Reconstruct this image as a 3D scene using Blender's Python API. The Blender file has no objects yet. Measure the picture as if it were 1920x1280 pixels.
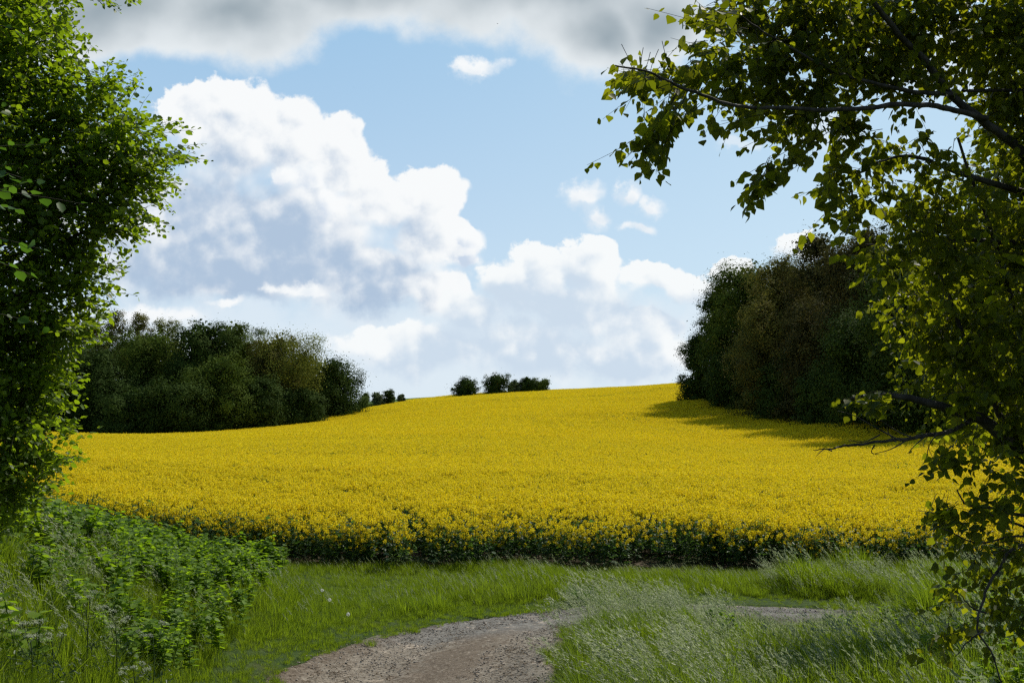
import bpy, math, random
import numpy as np
from mathutils import Vector, Matrix, Quaternion

# ------------------------------------------------------------------ camera, sky, sun, exposure
SC = bpy.context.scene
COL = SC.collection
F = 40.0 / 36.0 * 1920.0          # focal length in photo pixels (used to size the place from the photograph)
HOR = 800.0                       # row of the horizon

cam_d = bpy.data.cameras.new("camera")
cam_d.lens = 40.0
cam_d.sensor_width = 36.0
cam_d.shift_y = (HOR - 640.0) / 1920.0
cam_d.clip_start = 0.05
cam_d.clip_end = 20000.0
cam = bpy.data.objects.new("camera", cam_d)
COL.objects.link(cam)
cam.location = (0, 0, 0)
cam.rotation_euler = (math.radians(90), 0, 0)
SC.camera = cam

SUN_AZ, SUN_EL = math.radians(38), math.radians(46)     # azimuth to the right of the view
SUN_DIR = Vector((math.sin(SUN_AZ) * math.cos(SUN_EL), math.cos(SUN_AZ) * math.cos(SUN_EL), math.sin(SUN_EL)))
sun_d = bpy.data.lights.new("sun", 'SUN')
sun_d.energy = 5.0
sun_d.angle = math.radians(0.5)
sun_d.color = (1.0, 0.94, 0.82)
sun = bpy.data.objects.new("sun", sun_d)
COL.objects.link(sun)
sun.rotation_euler = (-SUN_DIR).to_track_quat('-Z', 'Y').to_euler()
sun.location = (60, 60, 90)

SC.view_settings.view_transform = 'Standard'
SC.view_settings.look = 'None'
SC.view_settings.exposure = 0.0
SC.view_settings.gamma = 1.0
SC.render.engine = 'CYCLES'
SC.cycles.max_bounces = 7
SC.cycles.diffuse_bounces = 3
SC.cycles.glossy_bounces = 2
SC.cycles.transmission_bounces = 4
SC.cycles.use_denoising = False
SC.cycles.filter_width = 1.35
SC.cycles.adaptive_threshold = 0.015
SC.cycles.sample_clamp_indirect = 6.0


class G:
    """small helper to write node graphs"""
    def __init__(s, nt):
        s.nt = nt

    def n(s, t, **kw):
        nd = s.nt.nodes.new(t)
        for k, v in kw.items():
            setattr(nd, k, v)
        return nd

    def put(s, sock, v):
        if isinstance(v, bpy.types.NodeSocket):
            s.nt.links.new(v, sock)
        else:
            sock.default_value = v

    def m(s, op, a, b=0.0, c=0.0, clamp=False):
        nd = s.n('ShaderNodeMath', operation=op, use_clamp=clamp)
        for i, v in enumerate((a, b, c)):
            s.put(nd.inputs[i], v)
        return nd.outputs[0]

    def v(s, op, a, b=(0, 0, 0), c=(0, 0, 0)):
        nd = s.n('ShaderNodeVectorMath', operation=op)
        s.put(nd.inputs[0], a)
        s.put(nd.inputs[1], b)
        if op == 'MULTIPLY_ADD':
            s.put(nd.inputs[2], c)
        return nd.outputs['Value'] if op in ('LENGTH', 'DISTANCE', 'DOT_PRODUCT') else nd.outputs[0]

    def scale(s, a, f):
        nd = s.n('ShaderNodeVectorMath', operation='SCALE')
        s.put(nd.inputs[0], a)
        s.put(nd.inputs['Scale'], f)
        return nd.outputs[0]

    def step(s, x, lo, hi, a=0.0, b=1.0):
        nd = s.n('ShaderNodeMapRange', interpolation_type='SMOOTHSTEP')
        s.put(nd.inputs[0], x)
        for i, q in enumerate((lo, hi, a, b)):
            s.put(nd.inputs[i + 1], q)
        return nd.outputs[0]

    def mix(s, f, a, b, mode='MIX'):
        nd = s.n('ShaderNodeMix', data_type='RGBA', blend_type=mode)
        s.put(nd.inputs[0], f)
        for i, q in ((6, a), (7, b)):
            if not isinstance(q, bpy.types.NodeSocket) and len(q) == 3:
                q = (*q, 1)
            s.put(nd.inputs[i], q)
        return nd.outputs[2]

    def noise(s, vec, scale, detail=6, rough=0.55, dist=0.0, col=False):
        nd = s.n('ShaderNodeTexNoise')
        s.put(nd.inputs['Vector'], vec)
        nd.inputs['Scale'].default_value = scale
        nd.inputs['Detail'].default_value = detail
        nd.inputs['Roughness'].default_value = rough
        nd.inputs['Distortion'].default_value = dist
        return nd.outputs['Color'] if col else nd.outputs[0]

    def xyz(s, vec):
        nd = s.n('ShaderNodeSeparateXYZ')
        s.put(nd.inputs[0], vec)
        return nd.outputs

    def comb(s, x, y, z):
        nd = s.n('ShaderNodeCombineXYZ')
        for i, q in enumerate((x, y, z)):
            s.put(nd.inputs[i], q)
        return nd.outputs[0]


# ------------------------------------------------------------------ world: Nishita sky with cumulus clouds, laid out by direction
def build_world():
    w = bpy.data.worlds.new("World")
    SC.world = w
    w.use_nodes = True
    w.cycles.sampling_method = 'MANUAL'
    w.cycles.sample_map_resolution = 512
    nt = w.node_tree
    nt.nodes.clear()
    g = G(nt)
    out = g.n('ShaderNodeOutputWorld')
    bg = g.n('ShaderNodeBackground')
    nt.links.new(bg.outputs[0], out.inputs[0])
    sky = g.n('ShaderNodeTexSky', sky_type='NISHITA')
    sky.sun_disc = False
    sky.sun_elevation = SUN_EL
    sky.sun_rotation = SUN_AZ
    sky.air_density = 1.0
    sky.dust_density = 0.6
    sky.ozone_density = 1.6
    STR = 0.1
    bg.inputs[1].default_value = STR
    d = g.n('ShaderNodeTexCoord').outputs['Generated']
    x, y, z = g.xyz(d)
    ys = g.m('MAXIMUM', y, 0.12)
    K = F / 1000.0
    P = g.comb(g.m('MULTIPLY', g.m('DIVIDE', x, ys), K), g.m('MULTIPLY', g.m('DIVIDE', z, ys), K), 0.0)
    front = g.step(y, 0.15, 0.4)

    n1 = g.v('SUBTRACT', g.noise(P, 5.0, 3, 0.5, col=True), (0.5, 0.5, 0.5))
    n2 = g.v('SUBTRACT', g.noise(P, 19.0, 7, 0.6, col=True), (0.5, 0.5, 0.5))
    W = g.v('ADD', P, g.v('ADD', g.scale(n1, 0.085), g.scale(n2, 0.055)))
    flat = g.v('MULTIPLY', W, (1, 1, 0))
    s2 = (0.53, 0.85, 0.0)
    off = (s2[0] * .022, s2[1] * .022, 0)

    def puffs(vec):
        vo = g.n('ShaderNodeTexVoronoi', feature='SMOOTH_F1', voronoi_dimensions='2D')
        vo.inputs['Scale'].default_value = 9.0
        vo.inputs['Smoothness'].default_value = 0.6
        vo.inputs['Detail'].default_value = 2.5
        vo.inputs['Roughness'].default_value = 0.5
        nt.links.new(vec, vo.inputs['Vector'])
        return g.m('SUBTRACT', 0.5, vo.outputs['Distance'])
    warp2 = g.v('ADD', P, g.v('ADD', g.scale(n1, 0.05), g.scale(n2, 0.022)))
    billow = puffs(warp2)
    relief = g.m('SUBTRACT', billow, puffs(g.v('ADD', warp2, off)))      # + on faces towards the sun
    wisp = g.m('SUBTRACT', g.noise(P, 9.0, 9, 0.62), 0.5)
    fine = g.m('SUBTRACT', g.noise(P, 38.0, 5, 0.65), 0.5)
    broad = g.m('SUBTRACT', g.noise(P, 5.5, 5, 0.5), 0.5)

    def field(vec, blobs, k=0.22):
        acc = None
        for (px, row, rx, ry) in blobs:
            cx, cy = (px - 960) / 1000.0, (HOR - row) / 1000.0
            ix, iy = 1000.0 / rx, 1000.0 / ry
            L = g.v('LENGTH', g.v('MULTIPLY_ADD', vec, (ix, iy, 0), (-cx * ix, -cy * iy, 0)))
            if acc is None:
                acc = L
            else:
                nd = g.n('ShaderNodeMath', operation='SMOOTH_MIN')
                g.put(nd.inputs[0], acc)
                g.put(nd.inputs[1], L)
                nd.inputs[2].default_value = k
                acc = nd.outputs[0]
        return g.m('SUBTRACT', 1.0, acc)

    big = [(345, 228, 82, 74), (445, 250, 125, 122), (540, 262, 92, 112), (628, 300, 88, 105), (700, 368, 90, 92),
           (800, 372, 90, 76), (805, 455, 100, 80), (560, 430, 210, 165), (380, 430, 240, 165), (250, 465, 170, 110),
           (690, 530, 190, 88), (815, 550, 80, 72), (480, 525, 330, 66), (200, 380, 120, 150), (60, 420, 140, 170)]
    lump = [(560, 350, 72, 54), (605, 385, 52, 56), (525, 333, 48, 38), (872, 452, 46, 36), (862, 490, 54, 52)]
    low = [(880, 590, 100, 62), (955, 550, 90, 90), (1015, 512, 85, 76), (1085, 500, 78, 72), (1080, 590, 160, 100),
           (1215, 528, 82, 48), (1300, 545, 90, 40), (1380, 515, 58, 36), (1195, 620, 112, 62), (1000, 650, 240, 80),
           (800, 655, 210, 66), (1180, 672, 180, 62), (1400, 610, 110, 75), (1500, 470, 60, 30), (1700, 520, 160, 60), (1560, 640, 130, 80)]
    small = [(1093, 370, 66, 46), (1122, 404, 44, 30), (1180, 357, 40, 34), (1218, 386, 48, 36), (1195, 428, 56, 26), (300, 588, 120, 30), (418, 570, 42, 20), (570, 552, 100, 26), (900, 124, 80, 24)]
    top = [(200, 0, 330, 130), (440, 20, 230, 115), (690, -60, 330, 105), (1000, -30, 330, 135),
           (1120, 75, 150, 92), (1240, 30, 130, 105), (600, -260, 1100, 260), (1700, -220, 500, 140)]
    veil = [(640, 588, 70, 26), (300, 640, 700, 120), (900, 660, 650, 150), (1300, 650, 400, 130), (1390, 270, 50, 14), (1540, 240, 110, 60), (1750, 120, 200, 90)]

    # sky: Nishita graded towards the pale May blue of the photograph
    base = g.mix(1.0, sky.outputs[0], (0.95, 0.98, 1.0), 'MULTIPLY')
    elev = g.step(z, 0.0, 0.42)
    pale = g.mix(elev, (6.4, 7.8, 9.2), (3.4, 5.9, 8.4))
    side = g.step(x, -0.25, 0.45)
    pale = g.mix(g.m('MULTIPLY', side, 0.5), pale, (6.6, 8.6, 9.5))
    c = g.mix(g.m('MULTIPLY', front, 0.8), base, pale)

    # thin veils
    Hv = field(flat, veil, 0.3)
    av = g.m('MULTIPLY', g.step(g.m('ADD', Hv, g.m('MULTIPLY', wisp, 1.2)), 0.0, 0.6), 0.75)
    c = g.mix(g.m('MULTIPLY', av, front), c, (7.5, 8.4, 9.2))

    def cumulus(c, blobs, white, shade, edge, puff, tl, th, spread, rel=0.9, fade=0.5, torn=0.34):
        H0 = field(flat, blobs)
        smoothv = g.v('MULTIPLY', g.v('ADD', P, g.scale(n1, 0.06)), (1, 1, 0))
        H1 = field(g.v('ADD', smoothv, (s2[0] * spread, s2[1] * spread, 0)), blobs)
        H2 = field(g.v('ADD', smoothv, (s2[0] * spread * 2.6, s2[1] * spread * 2.6, 0)), blobs)
        det = g.m('ADD', g.m('MULTIPLY', billow, puff), g.m('ADD', g.m('MULTIPLY', wisp, torn), g.m('MULTIPLY', fine, torn * .55)))
        A = g.m('ADD', H0, det)
        lit = g.step(g.m('SUBTRACT', H0, H1), -0.12, 0.30)
        a = g.step(A, 0.0, g.m('ADD', edge, g.m('MULTIPLY', g.m('SUBTRACT', 1.0, lit), fade)))
        T = g.m('ADD', g.m('MULTIPLY', g.m('MAXIMUM', A, 0.0), 0.25),
                g.m('ADD', g.m('MULTIPLY', g.m('MAXIMUM', H1, -0.1), 0.5), g.m('MULTIPLY', g.m('MAXIMUM', H2, -0.1), 0.55)))
        T = g.m('ADD', T, g.m('MULTIPLY', relief, -rel))
        T = g.m('ADD', T, g.m('ADD', g.m('ADD', g.m('MULTIPLY', wisp, 0.45), g.m('MULTIPLY', fine, 0.5)), g.m('MULTIPLY', broad, 0.28)))
        col = g.mix(g.step(T, tl, th), white, shade)
        return g.mix(g.m('MULTIPLY', a, front), c, col)

    c = cumulus(c, big, (9.4, 9.6, 9.7), (4.35, 5.55, 7.15), 0.11, 0.30, 0.12, 1.04, 0.06, 0.78, 0.40, 0.44)
    c = cumulus(c, lump, (9.5, 9.7, 9.8), (5.8, 6.8, 8.2), 0.4, 0.5, 0.1, 0.9, 0.02, 0.8, 1.2, 0.6)
    c = cumulus(c, low, (9.3, 9.6, 9.7), (6.1, 7.2, 8.4), 0.12, 0.42, 0.1, 0.94, 0.03, 0.95, 0.45, 0.46)

    c = cumulus(c, small, (9.3, 9.55, 9.7), (7.4, 8.2, 9.0), 0.55, 0.55, 0.1, 0.9, 0.02, 0.8, 0.5, 1.1)

    # grey cloud base overhead
    soft = g.v('ADD', P, g.scale(n1, 0.16))
    Ht = field(g.v('MULTIPLY', soft, (1, 1, 0)), top, 0.3)
    at = g.step(g.m('ADD', Ht, g.m('MULTIPLY', wisp, 0.6)), -0.02, 0.34)
    tt = g.m('ADD', g.m('MULTIPLY', Ht, 0.9), g.m('MULTIPLY', broad, 0.7))
    tt = g.m('ADD', tt, g.m('MULTIPLY', g.m('SUBTRACT', z, 0.37), 2.2))
    ct = g.mix(g.step(tt, -0.1, 0.85), (8.1, 8.6, 8.9), (3.3, 4.0, 4.5))
    c = g.mix(g.m('MULTIPLY', at, front), c, ct)

    # dark cloud added over the unseen rest of the sky to limit fill light
    q = g.noise(d, 2.2, 6, 0.55)
    ab = g.m('MULTIPLY', g.step(q, 0.5, 0.66), g.m('SUBTRACT', 1.0, front))
    ab = g.m('MULTIPLY', ab, g.step(z, 0.0, 0.15))
    c = g.mix(ab, c, (2.2, 2.5, 2.9))
    nt.links.new(c, bg.inputs[0])


build_world()

# ------------------------------------------------------------------ generic builders
RNG = np.random.default_rng(7)


def at(px, row, Y):
    return np.array(((px - 960) / F * Y, Y, (HOR - row) / F * Y))


def mesh_np(name, verts, quads, mats, parent=None, loc=(0, 0, 0), rnd=None, smooth=False, midx=None, tris=None, link=True):
    """verts Nx3, quads Mx4 (and tris Kx3) -> ONE mesh object; rnd = a per-face number for the material"""
    verts = np.asarray(verts, np.float32).reshape(-1, 3)
    quads = np.asarray(quads, np.int32).reshape(-1, 4) if quads is not None else np.zeros((0, 4), np.int32)
    tris = np.asarray(tris, np.int32).reshape(-1, 3) if tris is not None else np.zeros((0, 3), np.int32)
    me = bpy.data.meshes.new(name)
    me.vertices.add(len(verts))
    me.vertices.foreach_set('co', verts.ravel())
    nl = quads.size + tris.size
    me.loops.add(nl)
    me.loops.foreach_set('vertex_index', np.concatenate((quads.ravel(), tris.ravel())))
    nf = len(quads) + len(tris)
    me.polygons.add(nf)
    start = np.concatenate((np.arange(len(quads)) * 4, quads.size + np.arange(len(tris)) * 3)).astype(np.int32)
    me.polygons.foreach_set('loop_start', start)
    if not isinstance(mats, (list, tuple)):
        mats = [mats]
    for mt in mats:
        me.materials.append(mt)
    if midx is not None:
        me.polygons.foreach_set('material_index', np.asarray(midx, np.int32))
    if smooth:
        me.polygons.foreach_set('use_smooth', np.ones(nf, bool))
    if rnd is not None:
        a = me.attributes.new('rnd', 'FLOAT', 'FACE')
        a.data.foreach_set('value', np.asarray(rnd, np.float32))
    me.update(calc_edges=True)
    o = bpy.data.objects.new(name, me)
    if link:
        COL.objects.link(o)
    o.location = loc
    if parent is not None:
        o.parent = parent
    return o


class Acc:
    """collects pieces for one mesh"""
    def __init__(s):
        s.v, s.q, s.r, s.m, s.n = [], [], [], [], 0

    def add(s, v, q, r=None, m=0):
        v = np.asarray(v, float).reshape(-1, 3)
        q = np.asarray(q, int).reshape(-1, 4)
        s.v.append(v)
        s.q.append(q + s.n)
        s.r.append(np.full(len(q), 0.5) if r is None else np.broadcast_to(np.asarray(r, float), (len(q),)))
        s.m.append(np.full(len(q), m, int))
        s.n += len(v)

    def build(s, name, mats, parent=None, loc=(0, 0, 0), smooth=False, link=True):
        return mesh_np(name, np.concatenate(s.v) - np.asarray(loc if parent is None else (0, 0, 0)), np.concatenate(s.q), mats, parent,
                       loc if parent is None else (0, 0, 0), np.concatenate(s.r), smooth, np.concatenate(s.m), link=link)


def unit(v):
    v = np.asarray(v, float)
    return v / np.maximum(np.linalg.norm(v, axis=-1, keepdims=True), 1e-9)


def tube(acc, pts, rad, sides=6, r=0.5, m=0):
    pts = np.asarray(pts, float)
    n = len(pts)
    rad = np.broadcast_to(np.asarray(rad, float), (n,)) if np.ndim(rad) else np.full(n, float(rad))
    t = unit(np.gradient(pts, axis=0))
    ref = np.where(np.abs(t[:, 2:3]) > 0.9, np.array([[1., 0, 0]]), np.array([[0., 0, 1]]))
    a = unit(np.cross(t, ref))
    b = np.cross(t, a)
    ang = np.arange(sides) * 2 * math.pi / sides
    ring = a[:, None, :] * np.cos(ang)[None, :, None] + b[:, None, :] * np.sin(ang)[None, :, None]
    v = pts[:, None, :] + ring * rad[:, None, None]
    i = np.arange(n - 1)[:, None] * sides
    k = np.arange(sides)[None, :]
    k2 = (k + 1) % sides
    q = np.stack((i + k, i + k2, i + sides + k2, i + sides + k), -1).reshape(-1, 4)
    acc.add(v.reshape(-1, 3), q, r, m)


def smooth_line(pts, n=24):
    """Catmull-Rom through points"""
    p = np.asarray(pts, float)
    p = np.vstack((2 * p[0] - p[1], p, 2 * p[-1] - p[-2]))
    out = []
    seg = len(p) - 3
    per = max(2, n // seg)
    for i in range(seg):
        t = np.linspace(0, 1, per, endpoint=(i == seg - 1))[:, None]
        a, b, c, d = p[i], p[i + 1], p[i + 2], p[i + 3]
        out.append(0.5 * (2 * b + (c - a) * t + (2 * a - 5 * b + 4 * c - d) * t ** 2 + (3 * b - a - 3 * c + d) * t ** 3))
    return np.vstack(out)


# leaf templates: (side, along, up) in units of leaf length
LEAF_HEART = (np.array([(0, 0, 0), (-.40, .16, .06), (-.42, .45, .07), (0, 1.0, -.06), (.42, .45, .07), (.40, .16, .06)]), np.array([(0, 3, 2, 1), (0, 5, 4, 3)]))
LEAF_OVAL = (np.array([(0, 0, 0), (-.36, .28, .07), (-.36, .66, .07), (0, 1.0, -.05), (.36, .66, .07), (.36, .28, .07)]), np.array([(0, 3, 2, 1), (0, 5, 4, 3)]))
LEAF_LANCE = (np.array([(0, 0, 0), (-.19, .22, .05), (-.15, .6, .05), (0, 1.0, -.16), (.15, .6, .05), (.19, .22, .05)]), np.array([(0, 3, 2, 1), (0, 5, 4, 3)]))

LEAF_SEED = (LEAF_LANCE[0] * np.array((.62, 1, .6)), LEAF_LANCE[1])


def leaves(acc, tmpl, pos, along, normal, size, r=None, m=0):
    tv, tq = tmpl
    pos, along, normal = np.asarray(pos, float), unit(along), np.asarray(normal, float)
    side = unit(np.cross(along, normal))
    nrm = np.cross(side, along)
    size = np.broadcast_to(np.asarray(size, float), (len(pos),))
    loc = side[:, None] * tv[None, :, 0:1] + along[:, None] * tv[None, :, 1:2] + nrm[:, None] * tv[None, :, 2:3]
    v = pos[:, None] + loc * size[:, None, None]
    n, k = len(pos), len(tv)
    q = tq[None] + (np.arange(n) * k)[:, None, None]
    rr = RNG.random(n) if r is None else np.broadcast_to(np.asarray(r, float), (n,))
    acc.add(v.reshape(-1, 3), q.reshape(-1, 4), np.repeat(rr, len(tq)), m)


def flecks(acc, pos, size, rng, flat=0.0, r=None, m=0, aspect=0.7, face=None):
    """many small irregular leaf-clump faces at random attitudes"""
    n = len(pos)
    a = unit(rng.normal(size=(n, 3)))
    nn = rng.normal(size=(n, 3))
    nn[:, 2] += flat * np.sign(rng.random(n) - 0.2)
    b = unit(np.cross(a, nn))
    if face is not None:
        N = unit(face + rng.normal(size=(n, 3)) * .27)
        a = unit(np.cross(N, rng.normal(size=(n, 3))))
        b = np.cross(N, a)
    size = np.broadcast_to(np.asarray(size, float), (n,))[:, None]
    j = rng.uniform(0.6, 1.1, (n, 4, 1))
    c = np.stack((-a, b * aspect, a, -b * aspect), 1) * j * size[:, None] * 0.62
    v = pos[:, None] + c
    q = np.arange(4 * n).reshape(-1, 4)
    acc.add(v.reshape(-1, 3), q, rng.random(n) if r is None else r, m)


def tag(o, label=None, cat=None, group=None, kind=None):
    if label: o['label'] = label
    if cat: o['category'] = cat
    if group: o['group'] = group
    if kind: o['kind'] = kind
    return o


def empty(name, loc, label, cat, group=None):
    o = bpy.data.objects.new(name, None)
    o.empty_display_size = 0.3
    COL.objects.link(o)
    o.location = loc
    return tag(o, label, cat, group)


# ------------------------------------------------------------------ materials
def new_mat(name):
    m = bpy.data.materials.new(name)
    m.use_nodes = True
    m.node_tree.nodes.clear()
    return m, G(m.node_tree)


def leaf_mat(name, c1, c2, trans=0.35, tcol=None, rough=0.45, spec=0.5, tint=None):
    m, g = new_mat(name)
    out = g.n('ShaderNodeOutputMaterial')
    at_ = g.n('ShaderNodeAttribute', attribute_name='rnd')
    oi = g.n('ShaderNodeObjectInfo')
    f = g.m('ADD', g.m('MULTIPLY', at_.outputs['Fac'], 0.75), g.m('MULTIPLY', oi.outputs['Random'], 0.25))
    col = g.mix(f, c1, c2)
    if tint:
        # broad patches of yellower / browner growth
        geo = g.n('ShaderNodeNewGeometry')
        k = g.step(g.noise(geo.outputs['Position'], tint[1], 3), 0.42, 0.68)
        col = g.mix(g.m('MULTIPLY', k, tint[2]), col, tint[0])
    p = g.n('ShaderNodeBsdfPrincipled')
    p.inputs['Roughness'].default_value = rough
    p.inputs['Specular IOR Level'].default_value = spec
    g.put(p.inputs['Base Color'], col)
    tr = g.n('ShaderNodeBsdfTranslucent')
    tc = g.mix(f, tcol[0], tcol[1]) if tcol else col
    g.put(tr.inputs[0], tc)
    mx = g.n('ShaderNodeMixShader')
    mx.inputs[0].default_value = trans
    m.node_tree.links.new(p.outputs[0], mx.inputs[1])
    m.node_tree.links.new(tr.outputs[0], mx.inputs[2])
    m.node_tree.links.new(mx.outputs[0], out.inputs[0])
    return m


def bark_mat(name, c1, c2, scale=18):
    m, g = new_mat(name)
    out = g.n('ShaderNodeOutputMaterial')
    co = g.n('ShaderNodeTexCoord').outputs['Object']
    st = g.v('MULTIPLY', co, (1, 1, 0.25))
    nz = g.noise(st, scale, 6, 0.65)
    p = g.n('ShaderNodeBsdfPrincipled')
    p.inputs['Roughness'].default_value = 0.85
    p.inputs['Specular IOR Level'].default_value = 0.25
    g.put(p.inputs['Base Color'], g.mix(g.step(nz, 0.35, 0.68), c1, c2))
    b = g.n('ShaderNodeBump')
    b.inputs['Strength'].default_value = 0.6
    b.inputs['Distance'].default_value = 0.02
    g.put(b.inputs['Height'], nz)
    m.node_tree.links.new(b.outputs[0], p.inputs['Normal'])
    m.node_tree.links.new(p.outputs[0], out.inputs[0])
    return m


M = {}
M['bark'] = bark_mat('bark', (0.030, 0.025, 0.019), (0.085, 0.072, 0.058))
M['far_bark'] = bark_mat('far_bark', (0.05, 0.042, 0.03), (0.11, 0.095, 0.07), 5)
M['twig'] = bark_mat('twig', (0.03, 0.024, 0.016), (0.06, 0.048, 0.033), 40)
M['hornbeam'] = leaf_mat('hornbeam_leaf', (0.042, 0.088, 0.007), (0.11, 0.175, 0.015), 0.5, ((0.15, 0.26, 0.005), (0.38, 0.52, 0.013)), 0.45, 0.25)
M['hazel'] = leaf_mat('hazel_leaf', (0.025, 0.065, 0.012), (0.055, 0.12, 0.018), 0.42, ((0.07, 0.17, 0.012), (0.14, 0.28, 0.02)), 0.5, 0.12)
M['poplar'] = leaf_mat('poplar_leaf', (0.030, 0.050, 0.006), (0.065, 0.090, 0.009), 0.52, ((0.12, 0.155, 0.004), (0.43, 0.455, 0.010)), 0.5, 0.12)
M['far_dark'] = leaf_mat('far_dark_green', (0.030, 0.058, 0.011), (0.066, 0.104, 0.018), 0.2, None, 0.8, 0.04)
M['far_green'] = leaf_mat('far_mid_green', (0.055, 0.092, 0.012), (0.125, 0.17, 0.024), 0.25, None, 0.8, 0.04)
M['far_olive'] = leaf_mat('far_olive', (0.10, 0.11, 0.02), (0.21, 0.195, 0.04), 0.34, None, 0.8, 0.04, ((0.13, 0.10, 0.035), 0.5, 0.5))
M['far_yellow'] = leaf_mat('far_yellow_green', (0.12, 0.145, 0.02), (0.24, 0.255, 0.045), 0.36, None, 0.8, 0.04)
M['far_russet'] = leaf_mat('far_russet', (0.058, 0.056, 0.015), (0.115, 0.100, 0.028), 0.25, None, 0.8, 0.04, ((0.05, 0.062, 0.018), 0.35, 0.6))
M['far_pale'] = leaf_mat('far_pale_green', (0.08, 0.115, 0.05), (0.15, 0.19, 0.085), 0.3, None, 0.8, 0.04)
M['petal'] = leaf_mat('rapeseed_petal', (0.75, 0.575, 0.008), (0.87, 0.735, 0.028), 0.40, ((0.76, 0.59, 0.006), (0.88, 0.73, 0.018)), 0.7, 0.15)
M['rape_leaf'] = leaf_mat('rapeseed_leaf', (0.030, 0.072, 0.022), (0.085, 0.15, 0.048), 0.38, ((0.07, 0.16, 0.02), (0.15, 0.27, 0.035)), 0.5, 0.16)
M['rape_bud'] = leaf_mat('rapeseed_bud', (0.13, 0.17, 0.03), (0.22, 0.25, 0.03), 0.3, None, 0.6, 0.3)
M['grass'] = leaf_mat('grass_blade', (0.034, 0.070, 0.005), (0.145, 0.215, 0.018), 0.52, ((0.10, 0.18, 0.006), (0.32, 0.43, 0.016)), 0.6, 0.1, ((0.17, 0.17, 0.035), 0.8, 0.4))
M['meadow'] = leaf_mat('meadow_blade', (0.036, 0.072, 0.008), (0.14, 0.21, 0.025), 0.48, ((0.11, 0.19, 0.010), (0.25, 0.36, 0.022)), 0.42, 0.25)
M['seedhead'] = leaf_mat('grass_seed_head', (0.18, 0.23, 0.09), (0.46, 0.50, 0.30), 0.45, None, 0.45, 0.4)
M['nettle'] = leaf_mat('nettle_leaf', (0.050, 0.105, 0.008), (0.17, 0.265, 0.020), 0.48, ((0.15, 0.28, 0.008), (0.36, 0.54, 0.016)), 0.55, 0.15)
M['umbel'] = leaf_mat('umbel_flower', (0.34, 0.38, 0.25), (0.54, 0.57, 0.44), 0.3, None, 0.6, 0.3)
M['parsley'] = leaf_mat('parsley_leaf', (0.04, 0.075, 0.02), (0.07, 0.12, 0.03), 0.35, None, 0.5, 0.4)
M['fluff'] = leaf_mat('seed_fluff', (0.72, 0.72, 0.68), (0.82, 0.82, 0.79), 0.5, None, 0.8, 0.1)


def ground_mat():
    m, g = new_mat('ground_soil_and_turf')
    out = g.n('ShaderNodeOutputMaterial')
    pos = g.n('ShaderNodeNewGeometry').outputs['Position']
    a = g.n('ShaderNodeAttribute', attribute_name='crop')       # where the crop is sown
    n1, n2 = g.noise(pos, 0.8, 6), g.noise(pos, 7.0, 6, 0.7)
    turf = g.mix(g.step(n2, 0.3, 0.7), (0.020, 0.042, 0.008), (0.055, 0.085, 0.018))
    turf = g.mix(g.m('MULTIPLY', g.step(n1, 0.55, 0.75), 0.5), turf, (0.08, 0.07, 0.03))
    soil = g.mix(n2, (0.06, 0.045, 0.03), (0.13, 0.10, 0.07))
    under = g.mix(g.step(n1, 0.3, 0.6), (0.03, 0.05, 0.014), soil)
    y = g.xyz(pos)[1]
    far = g.mix(g.noise(pos, 0.05, 5), (0.05, 0.10, 0.025), (0.075, 0.135, 0.03))
    turf = g.mix(g.step(y, 255, 275), turf, far)
    p = g.n('ShaderNodeBsdfPrincipled')
    p.inputs['Roughness'].default_value = 0.95
    p.inputs['Specular IOR Level'].default_value = 0.1
    g.put(p.inputs['Base Color'], g.mix(a.outputs['Fac'], turf, under))
    b = g.n('ShaderNodeBump')
    b.inputs['Distance'].default_value = 0.05
    g.put(b.inputs['Height'], n2)
    m.node_tree.links.new(b.outputs[0], p.inputs['Normal'])
    m.node_tree.links.new(p.outputs[0], out.inputs[0])
    return m


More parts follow.
